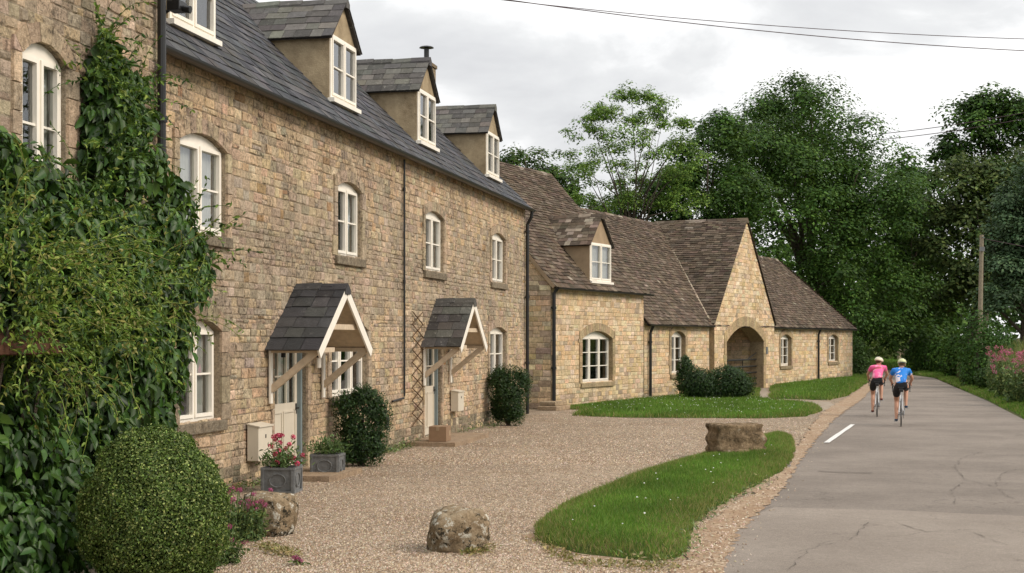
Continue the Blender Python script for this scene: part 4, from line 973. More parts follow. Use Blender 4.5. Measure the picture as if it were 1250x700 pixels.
def planter(px, py, label, n_fl, w=.44, h=.34):
    x, y = gp(px, py); t = empty('planter', (x, y, .004), R.rz + .1, label, 'planter'); mb = MB(); a, b = w / 2, w / 2 - .02
    z = h
    mb.add([(-b, -b, 0), (b, -b, 0), (b, b, 0), (-b, b, 0), (-a, -a, z), (a, -a, z), (a, a, z), (-a, a, z), (-b, -b, z), (b, -b, z), (b, b, z), (-b, b, z), (-b, -b, z - .05), (b, -b, z - .05), (b, b, z - .05), (-b, b, z - .05)],
           [(3, 2, 1, 0), (0, 1, 5, 4), (1, 2, 6, 5), (2, 3, 7, 6), (3, 0, 4, 7), (4, 5, 9, 8), (5, 6, 10, 9), (6, 7, 11, 10), (7, 4, 8, 11), (8, 9, 13, 12), (9, 10, 14, 13), (10, 11, 15, 14), (11, 8, 12, 15), (12, 13, 14, 15)])
    for s_ in range(4):                                        # raised rims and oval panels
        c_, s2 = math.cos(s_ * math.pi / 2), math.sin(s_ * math.pi / 2); T = lambda x, y, z: (x * c_ - y * s2, x * s2 + y * c_, z)
        mb.box((-a, -a - .012, z - .03), (a, -a + .002, z), T=T); mb.box((-a, -a - .01, .0), (a, -b - .002, .03), T=T)
        for sd in (-1, 1): mb.box((sd * (a - .02) - .015, -a - .010, .03), (sd * (a - .02) + .015, -a + .01, z - .03), T=T)
        pts = [T(.11 * math.cos(i * .5236), -a - .004 + .003, z / 2 + .09 * math.sin(i * .5236)) for i in range(13)]; mb.tube(pts, .008, 5)
    mb.build('tub', M['lead'], t)
    mb = MB(); mb.add([(-b, -b, z - .04), (b, -b, z - .04), (b, b, z - .04), (-b, b, z - .04)], [(0, 1, 2, 3)]); mb.build('soil', M['twig'], t)
    n = 420; C = np.column_stack([RNG.normal(0, .13, n), RNG.normal(0, .13, n), z + np.abs(RNG.normal(.05, .09, n))])
    leaves('foliage', C, sph(n) + [0, 0, .6], sph(n) + [0, 0, .9], RNG.uniform(.05, .11, n), RNG.uniform(.012, .03, n), pick([(.10, .17, .05), (.16, .23, .09), (.07, .12, .04)], n), M['leaf'], t)
    if n_fl:
        st = MB(); FC = []; 
        for i in range(n_fl):
            a_ = U(0, 6.28); r = U(.02, .3); top = Vector((r * math.cos(a_), r * math.sin(a_), z + U(-.05, .42))); st.tube([(0 + top.x * .2, top.y * .2, z - .03), (top.x * .6, top.y * .6, top.z * .6 + .15), top], .004, 4, (.12, .2, .06))
            k2 = 34; P = sph(k2) * .028 + np.array(top); FC.append((P, P - np.array(top)))
        st.build('flower_stems', M['leaf'], t); P = np.vstack([p for p, _ in FC]); Nn = np.vstack([q for _, q in FC])
        leaves('flowers', P, Nn, sph(len(P)), .028, .022, pick([(.62, .05, .13), (.52, .04, .12), (.72, .12, .24)], len(P)), M['petal'], t, simple=True)
    return t
planter(344, 601, 'square lead planter with crimson flowers left of the first door step', 22)
planter(400, 582, 'square lead planter with low green leaves and no blooms, right of the first door', 0, w=.42)
for nm, a, b, q0, q1, lab in (('door_step', 352, 392, .02, .95, 'worn stone step at the first door between two planters'), ('door_step', 512, 558, .02, 1.0, 'worn stone step at the far door under the cardboard box')):
    x0, x1 = R.x(a, .3), R.x(b, .3); t = MB(); T = lambda x, y, z: (x, y, z)
    n = 10; out = [(x0, -q0)] + [(x0 + (x1 - x0) * i / n + U(-.03, .03), -q1 + U(-.05, .05)) for i in range(n + 1)] + [(x1, -q0)]
    v, f = cdt([out]); m = len(out)
    t.add([(x, y, .085) for x, y in v], f); t.add([(p[0], p[1], 0) for p in out] + [(p[0], p[1], .085) for p in out], [(i, (i + 1) % m, m + (i + 1) % m, m + i) for i in range(m)])
    t.c = [(.38, .28, .19)] * len(t.f); o = t.build(nm, M['fresh_stone']); o.location = (*R.O, 0); o.rotation_euler = (0, 0, R.rz); tag(o, lab, 'step')
x, y, _ = at_row(537, .62); p = R.w(R.x(537, .60), -.60)
cb = empty('cardboard_box', (p.x, p.y, .087), R.rz + .06, 'brown cardboard parcel box left on the far door step', 'box')
mb = MB(); mb.box((-.235, -.17, 0), (.235, .17, .29)); mb.build('carton', M['brown_board'], cb, bevel=.004); mb = MB(); mb.box((-.237, -.03, .2905), (.237, .03, .2925)); mb.box((-.2385, -.03, .21), (-.236, .03, .2905)); mb.box((.05, -.1725, .1), (.18, -.1705, .2)); mb.build('tape', M['barn_render'], cb)
p = B.w(-.35, -.25); mb = MB(); mb.box((-.5, -.3, 0), (.5, .3, .13), (.4, .3, .2)); mb.box((-.35, -.2, .132), (.5, .3, .25), (.38, .29, .19)); o = mb.build('stone_step', M['barn_stone'], bevel=.02); o.location = (p.x, p.y, 0); o.rotation_euler = (0, 0, B.rz); tag(o, 'worn stone block at the foot of the honey cottage corner', 'step')
# trellis
t = MB(); x0, x1 = R.x(500.5), R.x(513.5); z0, z1 = .36, 2.58; n = 9; dz = (z1 - z0) / n
for i in range(n):
    for a, b in (((x0, z0 + i * dz), (x1, z0 + (i + 1) * dz)), ((x1, z0 + i * dz), (x0, z0 + (i + 1) * dz))): t.bar((a[0], -.045 if a[0] == x0 else -.05, a[1]), (b[0], -.045 if a[0] == x0 else -.05, b[1]), .010, .02, up=(0, 1, 0))
o = t.build('trellis', M['twig']); o.location = (*R.O, 0); o.rotation_euler = (0, 0, R.rz); tag(o, 'narrow rusty diamond trellis on the terrace wall left of the far door', 'trellis')

# telegraph pole and overhead wires
pp = wp(1196, 400, 67); pole = empty('telegraph_pole', (pp.x, pp.y, 0), 0, 'weathered wooden telegraph pole standing behind the right-hand hedge', 'pole')
ph = wp(1198, 287, 67).z
mb = MB(); mb.tube([(0, 0, 0), (.03, 0, ph * .5), (.09, 0, ph)], [.12, .105, .09], 12); mb.build('post', M['wood_old'], pole)
mb = MB(); mb.box((-.06, -.16, ph - .75), (.18, -.12, ph - .55)); mb.tube([(.1, -.1, ph - .12), (.1, -.26, ph - .12)], .03); mb.build('bracket', M['lead'], pole)
def cable(a, b, sag, r, label, n=30):
    a, b = Vector(a), Vector(b); mb = MB(); mb.tube([a.lerp(b, i / n) - Vector((0, 0, 4 * sag * (i / n) * (1 - i / n))) for i in range(n + 1)], r, 6); return tag(mb.build('overhead_wire', M['wire']), label, 'wire', 'overhead wires')
cable((pp.x + .1, pp.y, ph - .15), (pp.x + 14, pp.y - 16, ph - 3.2), .5, .014, 'pale service wire dropping right from the telegraph pole')
cable(tuple(wp(300, -42, 21)), tuple(wp(1700, 46, 24)), .42, .0055, 'upper one of the two wires crossing the sky')
cable(tuple(wp(160, -78, 18)), tuple(wp(1700, 66, 23)), .50, .006, 'lower one of the two wires crossing the sky')
cable(tuple(wp(1060, 165, 95)), tuple(wp(1420, 98, 80)), .4, .022, 'upper faint wire between the big trees')
cable(tuple(wp(1060, 172, 95)), tuple(wp(1420, 106, 80)), .4, .022, 'lower faint wire between the big trees')
# ================================================================ vegetation
def blob_leaves(blobs, dens, keep=None, depth=(.82, 1.08), squash=None):
    """blobs: (x,y,z,r) or (x,y,z,rx,ry,rz); points over the outer shell of their union"""
    P = []; Nn = []; Bb = np.array([b if len(b) == 6 else (*b[:3], b[3], b[3], b[3]) for b in blobs], float)
    for i, b in enumerate(Bb):
        r = b[3:]; n = int(dens * 4 * math.pi * (r.mean() ** 2)); d = sph(n); q = b[:3] + d * r * RNG.uniform(*depth, (n, 1)); ok = np.ones(n, bool)
        for j, c in enumerate(Bb):
            if j != i: ok &= np.linalg.norm((q - c[:3]) / c[3:], axis=1) > .74
        P.append(q[ok]); Nn.append(norm(d[ok] / r))
    P = np.vstack(P); Nn = np.vstack(Nn)
    if keep is not None: m = keep(P); P, Nn = P[m], Nn[m]
    return P, Nn
def rowq(P): return (P[:, :2] - np.array(R.O)) @ np.array([-R.n.x, -R.n.y])
def wpq(px, py, q, fr=R):                      # point q metres in front of the terrace wall, seen at px,py
    x = fr.x(px, q); w_ = fr.w(x, -q); return (w_.x, w_.y, EYE + (HOR - py) / FOC * w_.y)
DK = [(.030, .072, .012), (.044, .10, .016), (.022, .055, .011), (.065, .13, .022), (.036, .08, .016)]
LT = [(.17, .26, .035), (.13, .22, .03), (.23, .30, .055), (.09, .16, .025)]
cr = empty('climbing_creeper', (*R.w(R.x(120, .5), -.4), 0), 0, 'huge dark green broad-leaved creeper climbing over the left cottages', 'climber')
def cb_(spec, fr=R):
    out = []
    for px, py, rp, q in spec:
        c = wpq(px, py, q, fr); r = rp * c[1] / FOC; out.append((*c, r))
    return out
spec = [(108, 50, 11, .1), (104, 70, 15, .12), (128, 78, 17, .14), (140, 98, 20, .16), (98, 100, 18, .16), (118, 62, 14, .12), (112, 88, 22, .16), (118, 118, 30, .2), (112, 150, 34, .24), (138, 132, 24, .2), (108, 190, 30, .26), (152, 180, 30, .28), (178, 205, 26, .3), (140, 220, 36, .34), (195, 235, 28, .3), (205, 262, 30, .3),
        (30, 210, 34, .42), (-12, 190, 34, .42), (62, 235, 34, .45), (0, 260, 50, .5), (95, 262, 40, .45), (60, 300, 56, .6), (130, 290, 50, .5), (185, 290, 44, .42), (215, 305, 30, .34), (218, 345, 34, .34), (238, 322, 20, .22), (240, 352, 16, .2), (152, 110, 18, .16), (155, 145, 24, .2), (-10, 330, 70, .7),
        (120, 350, 60, .6), (180, 355, 52, .5), (214, 385, 24, .32), (60, 360, 60, .75), (195, 410, 40, .45), (150, 420, 55, .6), (195, 455, 32, .42), (140, 480, 55, .6), (190, 495, 26, .4), (180, 520, 30, .45), (105, 440, 46, .6),
        (95, 500, 50, .6), (110, 560, 60, .65), (60, 540, 60, .5), (20, 500, 60, .4), (-20, 560, 80, .6), (50, 620, 75, .8), (110, 640, 50, .8), (0, 690, 90, 1.0), (70, 700, 70, 1.0), (30, 440, 55, .35), (-20, 430, 60, .35)]
spec = [(a + 12, b, r_ * .88, q + .17) if 95 < a < 175 and b < 200 else (a, b, r_, q + .15 if a < 195 and q < .42 and b < 300 else q) for a, b, r_, q in spec]; BL_ = cb_(spec)
Lq = lambda P: rowq(P) > np.where((P[:, :2] - np.array(R.O)) @ np.array([R.u.x, R.u.y]) < 0, .28, .03)
P, Nn = blob_leaves(BL_, 400, Lq, (.70, 1.14)); nzv = np.sin(P[:, 0] * 5.1 + 2 * np.sin(P[:, 2] * 3.3)) * np.sin(P[:, 2] * 6.3 + 1.5 * np.sin(P[:, 0] * 4.1)) * np.sin(P[:, 1] * 4.7 + 1)
sel = RNG.random(len(P)) < np.clip(.78 - 1.1 * nzv, .12, 1); P, Nn = P[sel], Nn[sel]; n = len(P)
road_dir = np.array([-R.n.x, -R.n.y, 0.])
nr = norm(Nn * .7 + road_dir * .5 + np.array([0, -.2, .45]) + RNG.normal(0, .42, (n, 3))); tp = np.array([0, 0, -1.]) + RNG.normal(0, .5, (n, 3)) + Nn * .3
L = np.clip(RNG.lognormal(-2.2, .33, n), .05, .19); leaves('foliage', P, nr, tp, L, L * RNG.uniform(.48, .68, n), pick(DK, n, .25), M['leaf_gloss'], cr, fold=.2)
P, Nn = blob_leaves(BL_, 70, Lq, (.40, .68)); n = len(P)
leaves('inner_foliage', P, norm(Nn + RNG.normal(0, .6, (n, 3))), sph(n) - [0, 0, .6], .16, .12, pick(DK, n, .25), M['leaf_gloss'], cr, simple=True)
st = MB()
for b in [b for b, sp_ in zip(BL_, spec) if sp_[3] >= .5 and sp_[0] < 125][:9]:
    c = Vector(b[:3]); g = Vector((b[0] - .1, b[1] + .1, 0)); m = g.lerp(c, .5) + Vector((U(-.15, .15), U(-.15, .15), 0)); st.tube([g, m, c], [.035, .028, .012], 6)
st.build('stems', M['bark'], cr)
# runners that reach out over windows and wall: thin shoots with small light leaves
def shoots(parent, starts, n, length, pal, lr=(.03, .065), name='shoots', spread=.5, mat='leaf', up=.5):
    tb = MB(); PC = []; PN = []; PT = []
    for i in range(n):
        b = starts[random.randrange(len(starts))]; d = Vector(sph(1)[0]); d = (d + Vector((road_dir[0] * .7, -.3, up))).normalized(); p = Vector(b[:3]) + d * b[3] * .95
        if Lq(np.array([[p.x, p.y, p.z]]))[0] == False: continue
        v = (d + Vector(sph(1)[0]) * spread).normalized(); pts = [p]; Ln = U(*length); m = 7
        for j in range(m):
            v = (v + Vector(sph(1)[0]) * .25 + Vector((0, 0, -.10 * j / m * 2))).normalized(); p = p + v * Ln / m; pts.append(p.copy())
            for q in range(2):
                o = Vector(sph(1)[0]); PC.append(p - v * U(0, Ln / m)); PN.append(o + Vector((0, -.3, .8))); PT.append(v * .6 + Vector(sph(1)[0]) * .8)
        tb.tube(pts, .0035, 3, random.choice(pal), cap=False)
    tb.build(name + '_stems' if False else 'runners', M['leaf'], parent); m = len(PC); L = RNG.uniform(*lr, m)
    leaves('runner_leaves', PC, PN, PT, L, L * .5, pick(pal, m, .2), M[mat], parent)
shoots(cr, [BL_[i] for i in (0, 1, 4, 7, 9, 10, 19, 20, 24, 26, 28, 30)], 170, (.25, .75), LT + DK, (.04, .085))
ws = empty('flowering_vine', (*R.w(R.x(60, 1.0), -.9), 0), 0, 'pale yellow-green fine-leaved vine sprawling across the middle of the dark creeper', 'climber')
sp2 = [(10, 300, 40, .95), (50, 330, 46, 1.0), (0, 360, 50, 1.1), (95, 345, 40, .95), (60, 390, 46, 1.1), (10, 400, 38, 1.15), (120, 385, 38, .95), (150, 345, 30, .8), (30, 450, 34, 1.05), (85, 440, 34, 1.0), (150, 410, 30, .85), (190, 350, 26, .6), (100, 300, 30, .8), (200, 385, 24, .55)]
B2 = cb_(sp2); P, Nn = blob_leaves(B2, 420, Lq, (.7, 1.2)); n = len(P); sel = RNG.random(n) < .62; P, Nn = P[sel], Nn[sel]; n = len(P)
L = RNG.uniform(.045, .095, n); leaves('foliage', P, norm(Nn * .6 + [0, -.2, .7] + RNG.normal(0, .45, (n, 3))), RNG.normal(0, .6, (n, 3)) + [0, 0, -.5], L, L * .36, pick(LT + LT + DK, n, .22), M['leaf'], ws)
shoots(ws, B2, 330, (.3, .9), LT + [(.26, .25, .07)], (.03, .07), up=.2)
st = MB()
for b in B2[:8]: st.tube([Vector(b[:3]), Vector((b[0] - .4, b[1] + .2, 0))], [.012, .03], 5)
st.build('stems', M['bark'], ws)
# porch roof that just shows under the creeper at the left
pq = Vector(wpq(20, 408, .95)); pr = empty('timber_porch', (pq.x, pq.y, 0), R.rz, 'red-brown tiled porch almost swallowed by creeper at the left edge', 'porch')
mb = MB(); mb.add([(-1.6, -.25, pq.z - .18), (.45, -.25, pq.z - .18), (.45, .9, pq.z + .35), (-1.6, .9, pq.z + .35), (-1.6, -.25, pq.z - .10), (.45, -.25, pq.z - .10), (.45, .9, pq.z + .43), (-1.6, .9, pq.z + .43)], [(0, 1, 2, 3), (7, 6, 5, 4), (0, 4, 5, 1), (1, 5, 6, 2), (2, 6, 7, 3), (3, 7, 4, 0)]); mb.build('porch_roof', M['terracotta'], pr)
mb = MB(); mb.box((-1.5, -.2, 0), (-1.4, -.1, pq.z - .18)); mb.build('post', M['oak'], pr)
mb = MB(); mb.box((-1.6, -.29, pq.z - .17), (.2, -.26, pq.z - .08)); mb.build('fascia', M['terracotta'], pr)

# clipped box bush
c = wp(188, 640, 12.5); bb = empty('box_bush', (c.x, c.y, 0), 0, 'round clipped box bush with tiny leaves at the foot of the creeper', 'bush')
bl = [(c.x, c.y, .55, .58, .56, .64), (c.x - .10, c.y, .82, .38, .42, .44), (c.x + .12, c.y - .05, .66, .42, .42, .48), (c.x + .02, c.y + .02, .9, .36, .36, .37), (c.x - .2, c.y - .1, .6, .36, .36, .42)]
P, Nn = blob_leaves(bl, 15000, lambda P: P[:, 2] > .02, (.88, 1.08)); out_ = RNG.random(len(P)) < .02; P[out_] += Nn[out_] * RNG.uniform(0, .09, (out_.sum(), 1)); n = len(P)
lump = 1 + .055 * np.sin(P[:, 0] * 17 + 2) * np.sin(P[:, 2] * 15) + .02 * np.sin(P[:, 1] * 31) * np.sin(P[:, 2] * 27 + 1); P = np.array([c.x, c.y, .66]) + (P - np.array([c.x, c.y, .66])) * lump[:, None]
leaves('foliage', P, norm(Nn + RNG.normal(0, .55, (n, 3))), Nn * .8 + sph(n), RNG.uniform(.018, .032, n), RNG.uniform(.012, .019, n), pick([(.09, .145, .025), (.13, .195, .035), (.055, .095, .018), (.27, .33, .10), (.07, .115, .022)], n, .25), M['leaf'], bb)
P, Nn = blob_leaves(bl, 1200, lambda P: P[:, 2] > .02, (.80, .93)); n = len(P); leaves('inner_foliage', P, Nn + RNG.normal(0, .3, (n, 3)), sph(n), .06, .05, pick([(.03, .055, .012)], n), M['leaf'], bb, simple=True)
mb = MB(); mb.tube([(0, 0, 0), (0, 0, .5)], [.04, .03], 8); mb.build('stem', M['bark'], bb)

# wall shrubs
def shrub(name, px, py, Z, wpx, hpx, label, pal, n, ls, lobes, cat='shrub', spiky=.5, group=None, up=.6, dens_in=.3, mat='leaf'):
    g = wp(px, py, Z); s = Z / FOC; r = empty(name, (g.x, g.y, max(0, 0)), 0, label, cat, group); W, H = wpx * s, hpx * s
    bl = [(g.x + a * W, g.y + U(-.15, .15) * W, h * H, rw * W, rw * W * .8, rh * H) for a, h, rw, rh in lobes]
    area = sum(4 * math.pi * ((b[3] + b[5]) / 2) ** 2 for b in bl)
    P, Nn = blob_leaves(bl, n / area, lambda P: P[:, 2] > .03, (.72, 1.1)); m = len(P); P = P - np.array([g.x, g.y, 0])
    P += Nn * (np.sin(P @ np.array([9., 7, 5]) / W * 1.1)[:, None] * .035 * W)
    L = RNG.uniform(ls[0], ls[1], m); leaves('foliage', P, norm(Nn + [0, 0, .4] + RNG.normal(0, .5, (m, 3))), Nn + sph(m) * spiky + [0, 0, up], L, L * RNG.uniform(.3, .5, m), pick(pal, m, .25), M[mat], r, simple=True)
    P2, N2 = blob_leaves(bl, n / area * dens_in, lambda P: P[:, 2] > .03, (.4, .7)); m = len(P2); leaves('inner_foliage', P2 - np.array([g.x, g.y, 0]), sph(m), sph(m), ls[1] * 1.5, ls[1], pick(pal, m, .2), M[mat], r, simple=True)
    mb = MB()
    for i in range(5): a = lobes[i % len(lobes)]; mb.tube([(U(-.04, .04), U(-.04, .04), 0), (a[0] * W * .5, 0, a[1] * H * .5), (a[0] * W, 0, a[1] * H)], [.03, .02, .008], 5)
    mb.build('stem', M['bark'], r); return r
YEW = [(.016, .042, .011), (.025, .06, .014), (.012, .032, .009), (.038, .08, .018)]
zr_ = lambda px, q: R.w(R.x(px, q), -q).y
shrub('yew_bush', 441, 572, zr_(441, .55), 74, 100, 'dark upright evergreen bush on the terrace wall between the two hoods', YEW, 14000, (.03, .06), [(-.05, .45, .40, .42), (.14, .64, .36, .30), (-.24, .74, .22, .20), (.05, .84, .24, .15), (.16, .28, .28, .28), (-.18, .2, .26, .22)], 'bush', up=.9)
shrub('yew_bush', 621, 516, zr_(621, .55), 56, 76, 'dark evergreen bush at the far end of the terrace below its last window', YEW, 12000, (.035, .065), [(0, .55, .44, .38), (-.2, .75, .25, .22), (.22, .72, .28, .22), (-.2, .3, .26, .28), (.1, .25, .26, .24)], 'bush', up=.7)
shrub('conifer_bush', 848, 486, 49.2, 52, 54, 'dark pointed evergreen bush on the lawn left of the archway', YEW, 9000, (.05, .10), [(-.22, .55, .22, .42), (-.2, .82, .1, .2), (-.05, .4, .42, .38), (.25, .35, .3, .34)], 'bush', up=1.2)
shrub('rounded_bush', 888, 487, 49.5, 62, 42, 'low rounded dark evergreen bush directly in front of the archway', YEW, 9000, (.05, .10), [(0, .5, .42, .46), (-.25, .45, .3, .4), (.28, .4, .26, .38), (.05, .7, .3, .28)], 'bush', up=.4)

# pink valerian by the near boulder: one plant clump with flower heads
def flower_clump(name, x, y, rad, h, nst, head, pal_f, pal_l, label, group=None, ls=(.03, .07), hn=60, nl=None):
    r = empty(name, (x, y, 0), 0, label, 'flowers', group); tb = MB(); FP = []; FN = []; LP = []; 
    for i in range(nst):
        a = U(0, 6.28); q = rad * math.sqrt(U(0, 1)); b = Vector((q * math.cos(a) * .6, q * math.sin(a) * .6, 0)); t = Vector((q * math.cos(a), q * math.sin(a), h * U(.55, 1))); m = b.lerp(t, .5) + Vector((0, 0, .05))
        tb.tube([b, m, t], .004 * (1 + rad), 3, (.10, .16, .05), cap=False)
        for j in range(int(22 if nl is None else nl)): u = U(0, .8); LP.append(b.lerp(t, u) + Vector((U(-.05, .05), U(-.05, .05), U(-.02, .02))) * (1 + rad))
        if i % 2 == 0 or nst < 10:
            d = sph(hn) * head * RNG.uniform(.6, 1, (hn, 1)) * [1, 1, .75]; FP.append(d + np.array(t)); FN.append(d)
    tb.build('stems', M['leaf'], r); m = len(LP)
    leaves('foliage', LP, sph(m) + [0, 0, .6], sph(m), RNG.uniform(*ls, m), RNG.uniform(ls[0] * .35, ls[1] * .45, m), pick(pal_l, m), M['leaf'], r)
    P = np.vstack(FP); leaves('flower_heads', P, np.vstack(FN), sph(len(P)), head * .42, head * .3, pick(pal_f, len(P)), M['petal'], r, simple=True); return r
PK = [(.42, .07, .20), (.50, .12, .28), (.33, .045, .13)]; GL_ = [(.10, .16, .055), (.15, .21, .07), (.07, .12, .04), (.22, .26, .08)]
for px, py, rad, h, ns, lab in ((282, 662, .27, .56, 34, 'pink valerian clump against the clipped box bush'), (308, 660, .18, .42, 20, 'pink valerian clump in front of the flat-topped boulder'), (268, 690, .24, .34, 22, 'low leafy valerian clump at the foot of the box bush'), (238, 708, .2, .3, 16, 'valerian clump at the bottom edge beside the box bush'), (336, 650, .08, .46, 6, 'thin pink valerian stalks rising before the boulder')):
    x, y = gp(px, py); flower_clump('valerian', x, y, rad, h, ns, .034, PK, GL_, lab, 'pink valerian by the boulder', nl=26 if ns > 10 else 8)
x, y = gp(366, 690); flower_clump('valerian', x, y, .06, .08, 4, .03, PK, GL_, 'tiny pink valerian sprig alone on the gravel', 'pink valerian by the boulder', nl=6)
# weeds along the foot of the walls
def weeds(name, pts, n, ls, pal, label, h=.12, spread=.12):
    P = []
    for _ in range(n):
        a, b = random.choice(pts); t = random.random(); P.append((a[0] + (b[0] - a[0]) * t + random.gauss(0, spread * .5), a[1] + (b[1] - a[1]) * t + random.gauss(0, spread), abs(random.gauss(0, h * .5)) + .01))
    m = len(P); leaves(name, P, sph(m) + [0, 0, 1.2], sph(m) + [0, 0, .7], RNG.uniform(*ls, m), RNG.uniform(ls[0] * .3, ls[1] * .4, m), pick(pal, m), M['leaf'], simple=True)
    o = [x for x in bpy.data.objects if x.name.split('.')[0] == name][-1]; return tag(o, label, 'weeds', kind='stuff')
seg = lambda a, b, q: (R.w(R.x(a, q), -q), R.w(R.x(b, q), -q))
weeds('wall_weeds', [seg(452, 512, .12), seg(470, 500, .2), seg(560, 640, .1), seg(595, 640, .3), seg(262, 330, .12)], 1500, (.03, .08), GL_, 'sparse weeds at the foot of the terrace wall')
isl_e = [(isl[i], isl[(i + 1) % len(isl)]) for i in range(len(isl)) if isl[i][1] < 21.5 and isl[i][0] > 1.2]
weeds('edge_weeds', isl_e, 900, (.03, .08), GL_ + [(.30, .25, .12)], 'ragged weeds at the worn lawn edge', .06, .12)
weeds('straw_litter', [(gp(655, 655), gp(700, 690)), (gp(700, 690), gp(830, 695)), (gp(320, 668), gp(360, 680)), (gp(572, 676), gp(590, 672))], 1600, (.03, .07), [(.36, .27, .12), (.28, .22, .09), (.20, .20, .06)], 'dry straw and yellow grass at the worn edge', .03, .12)

# ---- trees
def tree(name, base, lobes, ncl, per, clr, ls, pal, label, trunk=(.35, 6), cat='tree', group=None, flat=.75, inner=.25, limbs=16, fill=1.0, mat='leaf_tree', light=None, shell=(.62, 1.02)):
    """lobes: (cx,cy,cz,rx,ry,rz) world; foliage gathered in many small clumps on and inside the lobes"""
    r = empty(name, (base[0], base[1], 0), 0, label, cat, group); Lb = np.array(lobes, float); wts = (Lb[:, 3] * Lb[:, 5]); wts /= wts.sum()
    idx = RNG.choice(len(Lb), ncl, p=wts); d = sph(ncl); d[:, 2] = np.where(d[:, 2] < -.6, -d[:, 2], d[:, 2]); rad = np.where(RNG.random(ncl) < inner, RNG.uniform(.2, shell[0], ncl), RNG.uniform(shell[0] + .15, shell[1], ncl))
    C = Lb[idx, :3] + d * Lb[idx, 3:] * rad[:, None]; C = C[C[:, 2] > .6]; ncl = len(C); cr_ = RNG.uniform(clr * .6, clr * 1.35, ncl)
    n = ncl * per; ci = np.repeat(np.arange(ncl), per); dd = sph(n); cap_ = (dd[:, 2] < -.15) & (RNG.random(n) < .75); dd[cap_, 2] *= -1; rr = RNG.uniform(.25, 1, n) ** .6
    P = C[ci] + dd * (cr_[ci] * rr)[:, None] * np.array([1, 1, flat]); P[:, 2] -= (np.abs(dd[:, 0]) + np.abs(dd[:, 1])) * cr_[ci] * .12
    ctint = RNG.normal(1, .24, ncl).clip(.5, 1.7)
    Nn = norm(dd + [0, -.15, .75] + RNG.normal(0, .25, (n, 3))); col = pick(pal, n, .09) * ctint[ci][:, None]
    L = RNG.uniform(*ls, n); leaves('crown', P - np.array([base[0], base[1], 0]), Nn, sph(n) + [0, 0, -.3], L, L * RNG.uniform(.5, .75, n), np.clip(col, .004, .6), M[mat], r, simple=True)
    mb = MB(); tr, th = trunk; top = Vector((np.average(Lb[:, 0], weights=wts) - base[0], np.average(Lb[:, 1], weights=wts) - base[1], th)); mb.tube([(0, 0, 0), (top.x * .1, top.y * .1, th * .2), (top.x * .4, top.y * .4, th * .6), top], [tr * 1.35, tr, tr * .85, tr * .6], 10)
    for i in RNG.choice(ncl, min(limbs, ncl), replace=False):
        e = Vector(C[i]) - Vector((base[0], base[1], 0)); s = Vector((0, 0, 0)).lerp(top, U(.55, 1)); s.z = min(s.z, e.z - .3 if e.z > 1 else s.z); m = s.lerp(e, .5) + Vector((U(-.4, .4), U(-.4, .4), U(.0, .8)))
        mb.tube([s, m, e], [tr * .45, tr * .25, tr * .06], 6)
    mb.build('trunk', M['bark'], r, smooth=True); return r
def lob(Z, *sp):
    out = []
    for px, py, rx, rz, dz in sp: c = wp(px, py, Z + dz); s = (Z + dz) / FOC; out.append((c.x, c.y, c.z, rx * s, (rx + rz) / 2 * s * .9, rz * s))
    return out
SYC = [(0.034, 0.079, 0.013), (0.050, 0.107, 0.016), (0.024, 0.057, 0.011), (0.076, 0.142, 0.023), (0.040, 0.089, 0.015)]
OLV = [(.075, .105, .03), (.055, .085, .024), (.10, .13, .035), (.042, .07, .02)]
BLU = [(.06, .105, .05), (.08, .13, .06), (.045, .08, .038)]
def tb_(px, Z): p = wp(px, 400, Z); return (p.x, p.y)
tree('sycamore_tree', tb_(985, 92), lob(92, (980, 190, 88, 92, 0), (925, 220, 70, 75, -3), (1040, 225, 62, 72, -2), (960, 270, 110, 90, -4), (1060, 300, 75, 90, -3), (900, 170, 42, 42, 1), (980, 130, 40, 34, 0), (970, 170, 60, 60, 6), (950, 230, 90, 70, 8), (1030, 260, 70, 80, 7), (1020, 380, 95, 70, -5), (1090, 260, 40, 60, 2)), 430, 230, 1.45, (.14, .27), SYC, 'largest dark sycamore behind the archway, its crown the highest in the picture', (.5, 7), group='trees behind the barn')
tree('lime_tree', tb_(868, 84), lob(84, (872, 200, 50, 55, 0), (840, 250, 55, 45, 0), (905, 270, 50, 60, -2), (790, 262, 50, 36, 2), (870, 320, 90, 60, 0), (745, 275, 40, 26, 3)), 270, 140, 1.0, (.15, .28), SYC, 'dark broadleaf tree filling the gap between robinia and sycamore', (.35, 6), group='trees behind the barn')
tree('robinia_tree', tb_(775, 78), lob(78, *[(768 + hw_ * (k_ / (m_ - 1) * 2 - 1) + rr_.uniform(-9, 9), y_ + rr_.uniform(-11, 11) + abs(k_ / (m_ - 1) * 2 - 1) * 12, rr_.uniform(15, 24), rr_.uniform(9, 15), rr_.uniform(-3, 3)) for rr_ in [random.Random(5)] for y_, hw_, m_ in ((125, 34, 4), (143, 52, 5), (161, 64, 6), (179, 72, 6), (198, 74, 6), (217, 76, 6), (236, 76, 6), (252, 70, 5)) for k_ in range(m_)]), 400, 70, .50, (.09, .17), [(.11, .20, .032), (.145, .245, .04), (.08, .15, .028), (.18, .27, .05)], 'light airy robinia tree with open layered branches and visible trunk', (.13, 9), group='trees behind the barn', flat=.6, inner=.5, limbs=30)
tree('round_tree', tb_(640, 120), lob(120, (638, 212, 36, 30, 0), (670, 228, 30, 22, 0), (610, 225, 30, 26, 0), (690, 240, 26, 18, 0)), 110, 80, .9, (.22, .36), OLV + SYC, 'distant round-topped tree peeping over the left end of the tiled ridge', (.4, 8), group='trees behind the barn')
